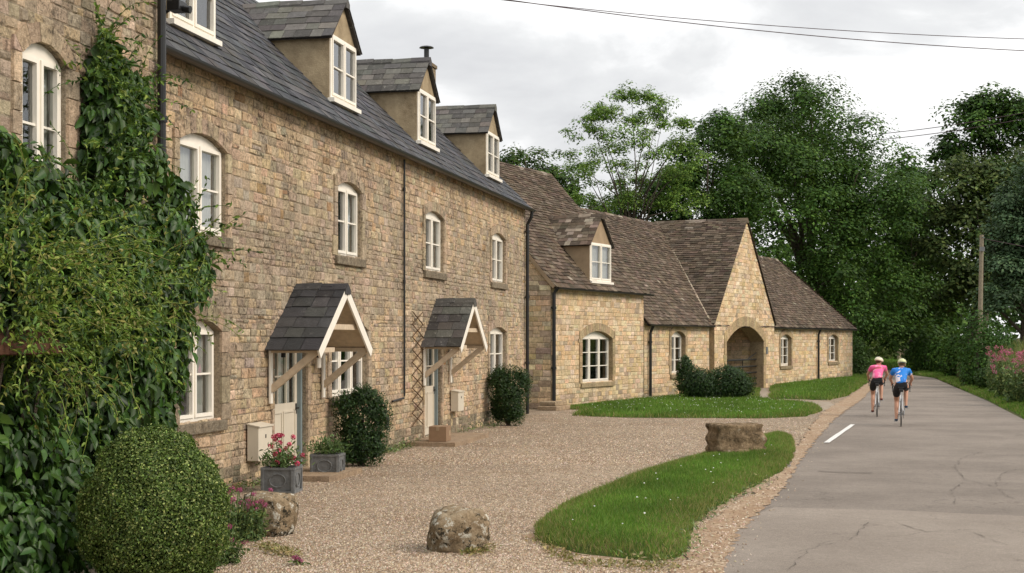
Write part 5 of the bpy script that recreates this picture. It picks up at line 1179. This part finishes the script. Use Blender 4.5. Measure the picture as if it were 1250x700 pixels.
tree('ash_tree', tb_(1125, 100), lob(100, (1105, 330, 46, 90, 0), (1125, 260, 36, 50, 2), (1080, 400, 60, 44, -3), (1128, 390, 40, 50, 0), (1105, 215, 22, 26, 2)), 230, 100, 1.1, (.22, .4), SYC, 'dark tree at the right shoulder of the sycamore, over the bend of the road', (.4, 7), group='trees behind the barn')
tree('beech_tree', tb_(1195, 112), lob(112, (1185, 160, 34, 42, 0), (1220, 150, 36, 40, 0), (1160, 200, 22, 30, 1), (1255, 170, 40, 50, 0), (1210, 210, 50, 40, 0), (1160, 148, 10, 18, 0)), 170, 85, 1.05, (.24, .42), SYC, 'tall dark tree at the right whose ragged top meets the sky', (.45, 9), group='trees on the right of the road')
tree('oak_tree', tb_(1180, 90), lob(90, (1180, 240, 46, 48, 0), (1165, 300, 44, 50, 0), (1215, 260, 46, 50, 1), (1180, 360, 54, 40, 0), (1235, 330, 50, 60, 0), (1262, 230, 40, 50, 0)), 270, 95, 1.0, (.2, .36), OLV, 'olive-green oak behind the telegraph pole', (.4, 6), group='trees on the right of the road')
tree('willow_tree', tb_(1250, 74), lob(74, (1238, 290, 34, 60, 0), (1260, 250, 36, 50, 0), (1230, 360, 28, 44, -1), (1270, 330, 50, 70, 0), (1225, 320, 22, 40, 0)), 260, 100, .68, (.12, .24), BLU, 'blue-green leafy tree at the right edge, nearer than the oak', (.25, 4), group='trees on the right of the road')
# more trees out of frame on the right, mirrored in the window panes
for i, (X, Y, Hh) in enumerate(((38, 58, 9), (34, 36, 8), (46, 48, 11))):
    tree('hedgerow_tree', (X, Y), [(X, Y, Hh * .6, 4, 4, Hh * .4), (X + 1, Y + 3, Hh * .45, 4, 4, Hh * .35)], 60, 60, 1.1, (.3, .5), SYC, 'dark hedgerow tree beyond the right edge of the picture', (.3, 4), group='hedgerow trees out of frame')
# dark wood closing the view under the crowns
def wood(name, x0, x1, y, zt, n, pal, label, kind='stuff', ls=(.5, .9), base=0, depth=6):
    X = RNG.uniform(x0, x1, n); tz = zt * (.8 + .2 * np.sin(X * .35) * np.sin(X * .13 + 1)); P = np.column_stack([X, y + RNG.uniform(-depth / 2, depth / 2, n), base + RNG.uniform(0, 1, n) ** .8 * tz])
    L = RNG.uniform(*ls, n); o = leaves(name, P, sph(n) + [0, -.5, .6], sph(n), L, L * .7, pick(pal, n, .25), M['leaf_tree'], simple=True)
    return tag(o, label, 'wood' if kind else 'hedge', kind=kind)
wood('distant_wood', -60, 75, 150, 15, 26000, SYC, 'dark far wood closing the view behind the trees', depth=10)
wood('distant_wood', 10, 40, 131, 9, 9000, SYC, 'dark far thicket beyond the bend of the road', depth=5)
wood('meadow_growth', -10, 34, 119, 2.4, 9000, [(.10, .15, .035), (.14, .18, .05), (.08, .12, .03)], 'tall meadow grass and nettles behind the low wall', ls=(.3, .6), depth=4)
# hedges and shrubs on the right verge
def hedge(name, spec, n, ls, pal, label, cat='hedge', Zs=None):
    bl = []
    for px, pyb, w, h, Z in spec: g = wp(px, pyb, Z); s = Z / FOC; bl.append((g.x, g.y, h * s * .5, w * s / 2, w * s / 2.2, h * s * .56))
    r = empty(name, (bl[0][0], bl[0][1], 0), 0, label, cat); area = sum(4 * math.pi * ((b[3] + b[5]) / 2) ** 2 for b in bl)
    P, Nn = blob_leaves(bl, n / area, lambda P: P[:, 2] > .02, (.66, 1.1)); m = len(P); off = np.array([bl[0][0], bl[0][1], 0]); L = RNG.uniform(*ls, m)
    leaves('foliage', P - off, norm(Nn + [0, 0, .6] + RNG.normal(0, .5, (m, 3))), sph(m), L, L * .6, pick(pal, m, .25), M['leaf_tree'], r, simple=True)
    mb = MB(); [mb.tube([Vector((b[0], b[1], 0)) - Vector(off), Vector((b[0], b[1], b[2])) - Vector(off)], .06, 6) for b in bl]; mb.build('stems', M['bark'], r); return r
HG = [(.04, .08, .02), (.06, .11, .028), (.03, .06, .016)]
hedge('hedge', [(1128, 456, 40, 40, 92), (1150, 462, 40, 44, 84), (1168, 468, 38, 50, 76), (1118, 452, 34, 34, 100)], 9000, (.12, .24), SYC, 'long dark hedge along the outside of the bend')
hedge('laurel_shrub', [(1193, 477, 46, 88, 61), (1214, 470, 48, 78, 62), (1188, 472, 36, 50, 66), (1226, 468, 40, 60, 68)], 10000, (.09, .18), [(.035, .085, .015), (.055, .12, .022), (.025, .06, .013)], 'bright green shrub at the foot of the telegraph pole', 'shrub')
hedge('bramble_bush', [(1206, 486, 30, 30, 57), (1216, 482, 26, 40, 58), (1186, 478, 26, 26, 62)], 5000, (.07, .14), HG, 'low bramble thicket between the verge and the retaining wall', 'bush')
for i, (px, py, Z, rad, h, n_) in enumerate(((1229, 478, 52, .5, 1.85, 34), (1242, 484, 48, .6, 1.7, 38), (1258, 490, 44, .7, 1.7, 34), (1221, 474, 55, .35, 1.75, 16))):
    g = wp(px, py, Z); flower_clump('valerian', g.x, g.y + .8, rad, h, n_, .10, [(.50, .10, .22), (.58, .18, .32), (.42, .07, .16)], GL_, ['pink flower clump over the middle of the retaining wall', 'pink flower clump near the right edge above the retaining wall', 'pink flower clump cut by the right edge of the picture', 'small pink flower clump at the far end of the retaining wall'][i], 'pink flowers on the retaining wall', ls=(.08, .18), hn=36, nl=30)
n = 16000; s = RNG.uniform(-8, 38, n); q = RNG.uniform(.4, 12, n) ** 1.0; O_ = np.array(Wf.O); P0 = O_ + s[:, None] * np.array([Wf.u.x, Wf.u.y]) - q[:, None] * np.array([Wf.n.x, Wf.n.y]); z0 = .80 + 1.3 * np.minimum(1, (q - .3) / 20 * 3).clip(0) ** .8
Lh = RNG.uniform(.35, .9, n); ln = RNG.normal(0, .25, (n, 2)) * Lh[:, None]; a = RNG.uniform(0, 6.28, n); w_ = RNG.uniform(.02, .04, n)
V = np.stack([np.column_stack([P0[:, 0] - np.cos(a) * w_, P0[:, 1] - np.sin(a) * w_, z0]), np.column_stack([P0[:, 0] + np.cos(a) * w_, P0[:, 1] + np.sin(a) * w_, z0]), np.column_stack([P0 + ln, z0 + Lh])], 1).reshape(-1, 3)
tag(np_mesh('tall_grass', V, 3, M['grass'], None, pick([(.20, .20, .07), (.14, .17, .05), (.28, .25, .11), (.10, .15, .035)], n), [(0, 1, 2)]), 'tall seeding grass on the right bank', 'grass', kind='stuff')
# ivy and scrub at the far corner of the barn
hedge('holly_bush', [(1046, 456, 24, 44, 80), (1052, 452, 22, 34, 86), (1040, 452, 24, 50, 88)], 4500, (.1, .2), HG, 'green scrub growing behind the far corner of the barn', 'bush')
# children of plain plant empties were laid out in world space
for o in (cr, ws, bb):
    for c_ in [x for x in bpy.data.objects if x.parent == o]:
        if c_.name.startswith('stem') and o is bb: continue
        c_.location = tuple(-v for v in o.location)
# ================================================================ cyclists
M['skin'] = plain('skin', (.50, .27, .18), .5, .06, 20); M['black_cloth'] = plain('black_lycra', (.014, .014, .016), .6, .15, 20)
k = N('blue_jersey', .65, .25); nb = k.noise(5.5, 2, .5, dist=1.3)
k.base(k.mix(k.math('MULTIPLY', k.rng(nb, .54, .57), k.rng(k.noise(3.0, 1), .42, .46)), k.mix(k.rng(k.noise(9, 3), .58, .62, 0, .6), (.02, .20, .62), (.03, .08, .35)), (.72, .66, .70))); M['blue_jersey'] = k.m
k = N('pink_jersey', .65, .25); k.base(k.mix(k.rng(k.noise(6, 2), .5, .6, 0, .7), (.80, .12, .30), (.85, .42, .52))); M['pink_jersey'] = k.m
M['helmet'] = plain('pale_yellow_helmet', (.62, .64, .36), .35, .05); M['helmet_white'] = plain('cream_helmet', (.70, .64, .48), .35, .05)
M['rubber'] = plain('tyre_rubber', (.02, .02, .02), .7, .1); M['white_frame'] = plain('white_bike_frame', (.55, .56, .58), .3, .05, spec=.5); M['shoe'] = plain('shoe', (.03, .03, .04), .5, .1); M['hair'] = plain('hair', (.10, .06, .03), .8, .2)
M['shoe_blue'] = plain('blue_black_shoe', (.02, .05, .10), .5, .1); M['shoe_red'] = plain('brown_red_shoe', (.16, .04, .03), .5, .1)
def skinned(name, pts, edges, mat, parent, root=0, sub=2):
    names = list(pts); me = bpy.data.meshes.new(name); me.from_pydata([pts[n_][:3] for n_ in names], [(names.index(a), names.index(b)) for a, b in edges], [])
    o = bpy.data.objects.new('tmp', me); COL.objects.link(o); md = o.modifiers.new('s', 'SKIN'); sv = me.skin_vertices[0].data
    for i, n_ in enumerate(names): r = pts[n_][3]; r2 = pts[n_][4] if len(pts[n_]) > 4 else r; sv[i].radius = (r, r2); sv[i].use_root = (i == root)
    md.use_smooth_shade = True; m2 = o.modifiers.new('u', 'SUBSURF'); m2.levels = sub; m2.render_levels = sub
    dg = bpy.context.evaluated_depsgraph_get(); dg.update(); m = bpy.data.meshes.new_from_object(o.evaluated_get(dg)); bpy.data.objects.remove(o); m.materials.clear(); m.materials.append(mat)
    m.polygons.foreach_set('use_smooth', [True] * len(m.polygons)); ob = bpy.data.objects.new(name, m); COL.objects.link(ob); ob.parent = parent; return ob
def ellipsoid(mb, c, r, rot=None, n=14, m=10, zmin=-2):
    vs = []; 
    for i in range(m + 1):
        t = math.pi * i / m
        for j in range(n):
            p = 2 * math.pi * j / n; v = Vector((r[0] * math.sin(t) * math.cos(p), r[1] * math.sin(t) * math.sin(p), max(zmin, r[2] * math.cos(t))))
            if rot: v = rot @ v
            vs.append(Vector(c) + v)
    mb.add(vs, [(i * n + j, (i + 1) * n + j, (i + 1) * n + (j + 1) % n, i * n + (j + 1) % n) for i in range(m) for j in range(n)])
def bike(px, py, head, label, low):
    x, y = gp(px, py, .012); t = empty('road_bicycle', (x, y, .014), head, label, 'bicycle')
    for nm, yy in (('rear_wheel', -.5), ('front_wheel', .5)):
        w_ = MB(); w_.ring((0, yy, .338), .318, .011, n=36, k=6); 
        for i in range(20): a = i * math.pi / 10; w_.tube([(0.02 * (-1) ** i, yy + .03 * math.cos(a), .338 + .03 * math.sin(a)), (0, yy + .315 * math.cos(a + .1), .338 + .315 * math.sin(a + .1))], .0022, 3)
        w_.tube([(-.05, yy, .338), (.05, yy, .338)], .018, 8); wh = w_.build(nm, M['metal'], t); w_ = MB(); w_.ring((0, yy, .338), .329, .0135, n=36, k=8); w_.build('tyre', M['rubber'], wh, smooth=True)
    f = MB(); BB = (0, -.06, .27); ST = (0, -.2, .80); HT = (0, .36, .86); HB = (0, .41, .68)
    for a, b, r in ((BB, ST, .017), (ST, HT, .016), (BB, HB, .021), (HT, HB, .02)): f.tube([a, b], r, 8)
    for s_ in (-1, 1): f.tube([(s_ * .02, BB[1], BB[2]), (s_ * .055, -.5, .338)], .010, 6); f.tube([(s_ * .012, ST[1], .76), (s_ * .05, -.5, .338)], .009, 6); f.tube([(s_ * .03, HB[1], HB[2]), (s_ * .045, .5, .338)], .012, 6)
    f.tube([ST, (0, -.225, .93)], .014, 8); f.tube([HT, (0, .35, .93), (0, .42, .95)], .016, 8); f.build('frame', M['white_frame'], t)
    h = MB(); h.tube([(-.2, .42, .95), (0, .42, .95), (.2, .42, .95)], .014, 6)
    for s_ in (-1, 1): h.tube([(s_ * .2, .42, .95), (s_ * .205, .50, .955), (s_ * .21, .55, .90), (s_ * .21, .52, .83), (s_ * .21, .44, .82)], .014, 6); h.tube([(s_ * .205, .50, .965), (s_ * .205, .545, 1.0)], [.018, .014], 6)
    h.build('handlebar', M['black'], t)
    s_ = MB(); s_.add([(-.07, -.36, .94), (.07, -.36, .94), (.075, -.30, .95), (.025, -.16, .945), (.02, -.06, .94), (-.02, -.06, .94), (-.025, -.16, .945), (-.075, -.30, .95), (-.06, -.35, .915), (.06, -.35, .915), (.06, -.30, .915), (.02, -.16, .925), (.015, -.07, .93), (-.015, -.07, .93), (-.02, -.16, .925), (-.06, -.30, .915)],
        [(0, 1, 2, 7), (7, 2, 3, 6), (6, 3, 4, 5)] + [(i, i + 8, (i + 1) % 8 + 8, (i + 1) % 8) for i in range(8)]); s_.build('saddle', M['rubber'], t)
    c_ = MB(); lo_ = .10
    for sd in (-1, 1):
        up = 1 if sd != low else -1; e = (sd * .085, -.06 + (.05 * up), .27 + up * .162); c_.tube([(sd * .07, -.06, .27), e], .011, 6); c_.box((e[0] + (-.0 if sd > 0 else -.09), e[1] - .035, e[2] - .01), (e[0] + (.09 if sd > 0 else 0), e[1] + .035, e[2] + .01))
    c_.tube([(-.075, -.06, .27), (.08, -.06, .27)], .02, 8); c_.build('crankset', M['metal'], t); c_ = MB(); c_.ring((.05, -.06, .27), .09, .006, n=24, k=4); c_.ring((.05, -.5, .338), .04, .008, n=16, k=4); c_.tube([(.05, -.06, .36), (.05, -.5, .378)], .004, 4); c_.tube([(.05, -.06, .18), (.05, -.5, .298)], .004, 4); c_.build('chain', M['black'], t)
    c_ = MB(); c_.box((-.05, -.40, .83), (.05, -.30, .91)); c_.build('saddle_bag', M['black'], t, bevel=.015)
    return t
def rider(t_loc, head, label, jersey, shoe, helm, low, look, lean_x=0, small=1.0, hair=None):
    t = empty('person', t_loc, head, label, 'person'); S = small
    sh = (lean_x, .16, 1.345 * S); P = {'pelvis': (0, -.19, 1.00, .125, .10), 'belly': (lean_x * .4, -.08, 1.13, .125, .095), 'chest': (lean_x * .8, .06, 1.27 * S, .15, .105), 'upper': (lean_x, .14, 1.335 * S, .12, .085), 'neck': (lean_x + .01, .21, 1.39 * S, .052), 'head0': (lean_x + .015, .26, 1.44 * S, .066, .07), 'head1': (lean_x + .02, .27, 1.51 * S, .072, .082)}
    E = [('pelvis', 'belly'), ('belly', 'chest'), ('chest', 'upper'), ('upper', 'neck'), ('neck', 'head0'), ('head0', 'head1')]
    arms = {}; 
    for sd, n_ in ((-1, 'l'), (1, 'r')):
        up = sd != low; an = (sd * .115, -.10 + (.05 if up else -.05), .27 + (.162 if up else -.162) + .085); hip = (sd * .095, -.17, .97)
        kn = (sd * .115, .20, .88) if up else (sd * .105, .06, .59)
        P.update({n_ + 'hip': (*hip, .092), n_ + 'thigh': ((hip[0] + kn[0]) / 2 + sd * .01, (hip[1] + kn[1]) / 2, (hip[2] + kn[2]) / 2, .083), n_ + 'knee': (*kn, .057), n_ + 'calf': (kn[0] * .6 + an[0] * .4, kn[1] * .6 + an[1] * .4 - .035, kn[2] * .6 + an[2] * .4, .056), n_ + 'ankle': (*an, .034), n_ + 'heel': (an[0], an[1] - .03, an[2] - .05, .034), n_ + 'toe': (an[0] + sd * .01, an[1] + .15, an[2] - .062, .032, .02)})
        E += [('pelvis', n_ + 'hip'), (n_ + 'hip', n_ + 'thigh'), (n_ + 'thigh', n_ + 'knee'), (n_ + 'knee', n_ + 'calf'), (n_ + 'calf', n_ + 'ankle'), (n_ + 'ankle', n_ + 'heel'), (n_ + 'heel', n_ + 'toe')]
        so = (lean_x + sd * .175, .16, 1.335 * S); el = (sd * .265 + lean_x * .5, .30, 1.14); wr_p = (sd * .215, .47, 1.02)
        P.update({n_ + 'sho': (*so, .062), n_ + 'elb': (*el, .040), n_ + 'fore': ((el[0] + wr_p[0]) / 2, (el[1] + wr_p[1]) / 2, (el[2] + wr_p[2]) / 2, .036), n_ + 'wri': (*wr_p, .026), n_ + 'palm': (wr_p[0] - sd * .004, wr_p[1] + .05, wr_p[2] - .008, .036, .018)})
        E += [('upper', n_ + 'sho'), (n_ + 'sho', n_ + 'elb'), (n_ + 'elb', n_ + 'fore'), (n_ + 'fore', n_ + 'wri'), (n_ + 'wri', n_ + 'palm')]
        for fi in range(4):
            a = (wr_p[0] + sd * (.022 - .0 * fi), wr_p[1] + .075 - fi * .004, wr_p[2] + .005 - fi * .016); b = (a[0] + sd * .012, a[1] + .022, a[2] - .02); c = (a[0] - sd * .012, a[1] + .028, a[2] - .034)
            P.update({f'{n_}f{fi}a': (*a, .009), f'{n_}f{fi}b': (*b, .0085), f'{n_}f{fi}c': (*c, .007)}); E += [(n_ + 'palm', f'{n_}f{fi}a'), (f'{n_}f{fi}a', f'{n_}f{fi}b'), (f'{n_}f{fi}b', f'{n_}f{fi}c')]
        a = (wr_p[0] - sd * .03, wr_p[1] + .04, wr_p[2] - .0); P.update({n_ + 'th1': (*a, .010), n_ + 'th2': (a[0] - sd * .005, a[1] + .03, a[2] - .025, .008)}); E += [(n_ + 'wri', n_ + 'th1'), (n_ + 'th1', n_ + 'th2')]
        arms[n_] = (so, el)
    body = skinned('body', P, E, M['skin'], t)
    J = {'z': (0, -.20, .985, .13, .10), 'a': (0, -.16, 1.05, .148, .12), 'b': (lean_x * .4, -.08, 1.135, .142, .115), 'c': (lean_x * .8, .06, 1.275 * S, .168, .125), 'd': (lean_x, .145, 1.345 * S, .135, .10), 'e': (lean_x + .008, .19, 1.375 * S, .07)}
    JE = [('z', 'a'), ('a', 'b'), ('b', 'c'), ('c', 'd'), ('d', 'e')]
    for n_ in 'lr': so, el = arms[n_]; v = Vector(so).lerp(Vector(el), .55); J[n_ + '1'] = (*so, .078); J[n_ + '2'] = (*v, .060); JE += [('d', n_ + '1'), (n_ + '1', n_ + '2')]
    skinned('jersey', J, JE, M[jersey], t)
    K = {'w': (0, -.17, 1.05, .132, .105), 'p': (0, -.19, .99, .142, .118)}; KE = [('w', 'p')]
    for n_ in 'lr':
        h_ = Vector(P[n_ + 'hip'][:3]); q = Vector(P[n_ + 'knee'][:3]); m_ = Vector(P[n_ + 'thigh'][:3]); q = m_.lerp(q, .45); K[n_ + '1'] = (*h_, .106); K[n_ + '2'] = (*m_, .096); K[n_ + '3'] = (*q, .080); KE += [('p', n_ + '1'), (n_ + '1', n_ + '2'), (n_ + '2', n_ + '3')]
    skinned('shorts', K, KE, M['black_cloth'], t)
    for n_ in 'lr':
        a, b, c = (Vector(P[n_ + s_][:3]) for s_ in ('ankle', 'heel', 'toe')); skinned('shoe', {'a': (*(a - Vector((0, 0, .025))), .042), 'b': (*b, .044), 'm': (*b.lerp(c, .55), .042, .032), 'c': (*c, .040, .026)}, [('a', 'b'), ('b', 'm'), ('m', 'c')], M[shoe], t)
    hc = Vector(P['head1'][:3]); rot = Matrix.Rotation(look, 3, 'Z') @ Matrix.Rotation(-.25, 3, 'X'); H = MB(); ellipsoid(H, hc + Vector((0, -.005, .025)), (.108, .138, .108), rot, 18, 12, -.012); he = H.build('helmet', M[helm], t, smooth=True)
    V = MB()
    for a in (-.055, -.02, .02, .055): 
        pts = [hc + Vector((0, -.005, .025)) + rot @ Vector((a, .140 * math.cos(u) * math.sqrt(max(0, 1 - (a / .1) ** 2)), .108 * math.sin(u) * math.sqrt(max(0, 1 - (a / .1) ** 2)))) for u in [math.radians(d) for d in (150, 165, 135, 110, 85, 60, 35)][2:]]; V.tube(pts, .008, 5)
    V.build('vents', M['black'], he)
    F = MB(); fr2 = rot                               # face and ears
    F.tube([hc + fr2 @ Vector((0, .075, -.02)), hc + fr2 @ Vector((0, .098, -.045))], [.008, .013], 6)
    for sd in (-1, 1): ellipsoid(F, hc + fr2 @ Vector((sd * .076, 0, -.035)), (.010, .018, .028), fr2, 8, 6)
    F.build('nose_and_ears', M['skin'], t, smooth=True)
    F = MB()
    for sd in (-1, 1): ellipsoid(F, hc + fr2 @ Vector((sd * .03, .078, -.02)), (.011, .008, .006), fr2, 8, 6)
    F.tube([hc + fr2 @ Vector((-.022, .078, -.075)), hc + fr2 @ Vector((0, .084, -.077)), hc + fr2 @ Vector((.022, .078, -.075))], .004, 5); F.build('eyes_and_mouth', M['hair'], t)
    G2 = MB(); ellipsoid(G2, hc + fr2 @ Vector((0, -.022, -.022)), (.078, .066, .055), fr2, 12, 8); G2.build('hair', M['hair'], t, smooth=True)
    st_ = MB()
    for sd in (-1, 1): st_.tube([hc + fr2 @ Vector((sd * .085, .0, -.0)), hc + fr2 @ Vector((sd * .07, .03, -.09)), hc + fr2 @ Vector((0, .045, -.115))], .004, 4)
    st_.build('chin_strap', M['black'], t); return t
for px, py, hd, jer, sho, hel, low, lk, lx, sm, lb, lp in ((1100, 519.5, -.262, 'blue_jersey', 'shoe_blue', 'helmet', -1, 0, 0, 1.0, 'road bicycle ridden by the cyclist in the blue jersey', 'cyclist in blue and white patterned jersey and black shorts, seen from behind'),
                                       (1070.5, 508, -.235, 'pink_jersey', 'shoe_red', 'helmet_white', -1, -.75, .035, .99, 'road bicycle ridden by the cyclist in the pink jersey', 'cyclist in pink jersey and black shorts, glancing to the right')):
    bk = bike(px, py, hd, lb, low); pr_ = rider(tuple(bk.location), hd, lp, jer, sho, hel, low, lk, lx, sm); bk.scale = pr_.scale = (.96,) * 3
# ================================================================ light, sky, camera
w = bpy.data.worlds.new('World'); SC.world = w; w.use_nodes = True; nt = w.node_tree; nt.nodes.clear()
def wn(t, **k):
    n = nt.nodes.new(t)
    for a, b in k.items():
        if a in n.inputs: n.inputs[a].default_value = b
        else: setattr(n, a, b)
    return n
SUN_EL, SUN_AZ = math.radians(38), math.radians(112)      # azimuth measured clockwise from +Y (view direction)
sky = wn('ShaderNodeTexSky', sky_type='NISHITA', sun_disc=False, sun_elevation=SUN_EL, sun_rotation=SUN_AZ, air_density=1.0, dust_density=2.0)
tc = wn('ShaderNodeTexCoord'); mp = wn('ShaderNodeMapping'); mp.inputs['Scale'].default_value = (1, 1, 1.7); nt.links.new(tc.outputs['Generated'], mp.inputs['Vector'])
def wnoise(scale, detail, rough, loc=(0, 0, 0)):
    m2 = wn('ShaderNodeMapping'); m2.inputs['Location'].default_value = loc; nt.links.new(mp.outputs[0], m2.inputs[0])
    n = wn('ShaderNodeTexNoise', Scale=scale, Detail=detail, Roughness=rough, Distortion=.35); nt.links.new(m2.outputs[0], n.inputs['Vector']); return n.outputs['Fac']
def wr(v, stops):
    r = wn('ShaderNodeValToRGB'); e = r.color_ramp.elements
    while len(e) < len(stops): e.new(.5)
    for el, (p, c) in zip(e, stops): el.position = p; el.color = (*c, 1)
    nt.links.new(v, r.inputs[0]); return r.outputs[0]
cl = wr(wnoise(4.6, 8, .55, (.3, .1, .0)), [(.34, (.66, .67, .69)), (.45, (.78, .79, .80)), (.52, (.97, .975, .98)), (.61, (1.10, 1.10, 1.09))])
sc_ = wn('ShaderNodeVectorMath', operation='SCALE'); sc_.inputs['Scale'].default_value = 7.5; nt.links.new(cl, sc_.inputs[0])
cov = wr(wnoise(4.6, 6, .55, (2.1, .7, .4)), [(.26, (0, 0, 0)), (.34, (1, 1, 1))])
mx = wn('ShaderNodeMix', data_type='RGBA'); nt.links.new(cov, mx.inputs[0]); nt.links.new(sky.outputs[0], mx.inputs[6]); nt.links.new(sc_.outputs[0], mx.inputs[7])
sz = wn('ShaderNodeSeparateXYZ'); nt.links.new(tc.outputs['Generated'], sz.inputs[0])
zf = wn('ShaderNodeMapRange'); zf.inputs[3].default_value = .80; zf.inputs[4].default_value = 1.15; nt.links.new(sz.outputs[2], zf.inputs[0])   # overcast sky: zenith about three times the horizon
ov = wn('ShaderNodeVectorMath', operation='SCALE'); nt.links.new(sc_.outputs[0], ov.inputs[0]); nt.links.new(zf.outputs[0], ov.inputs['Scale']); nt.links.new(ov.outputs[0], mx.inputs[7])
bg = wn('ShaderNodeBackground', Strength=.10); nt.links.new(mx.outputs[2], bg.inputs[0]); ow = wn('ShaderNodeOutputWorld'); nt.links.new(bg.outputs[0], ow.inputs[0])
ld = bpy.data.lights.new('sun', 'SUN'); ld.energy = 1.5; ld.angle = math.radians(24); ld.color = (1, .88, .76)
lo = bpy.data.objects.new('sun', ld); COL.objects.link(lo)
sd = Vector((math.sin(SUN_AZ) * math.cos(SUN_EL), math.cos(SUN_AZ) * math.cos(SUN_EL), math.sin(SUN_EL)))
lo.rotation_euler = (-sd).to_track_quat('-Z', 'Y').to_euler(); lo.location = (10, -10, 30)
cd = bpy.data.cameras.new('camera'); cam = bpy.data.objects.new('camera', cd); COL.objects.link(cam)
cam.location = (0, 0, EYE); cam.rotation_euler = (math.pi / 2, 0, 0); cd.sensor_width = 36; cd.lens = 36 * FOC / 1250; cd.shift_y = (HOR - 350) / 1250; cd.clip_end = 2000; cd.clip_start = .1
SC.camera = cam
SC.view_settings.view_transform = 'Standard'; SC.view_settings.look = 'None'; SC.view_settings.exposure = EXPO; SC.view_settings.gamma = 1
SC.render.engine = 'CYCLES'
try: SC.cycles.use_denoising = True
except Exception: pass
SC.cycles.max_bounces = 6; SC.cycles.transparent_max_bounces = 8
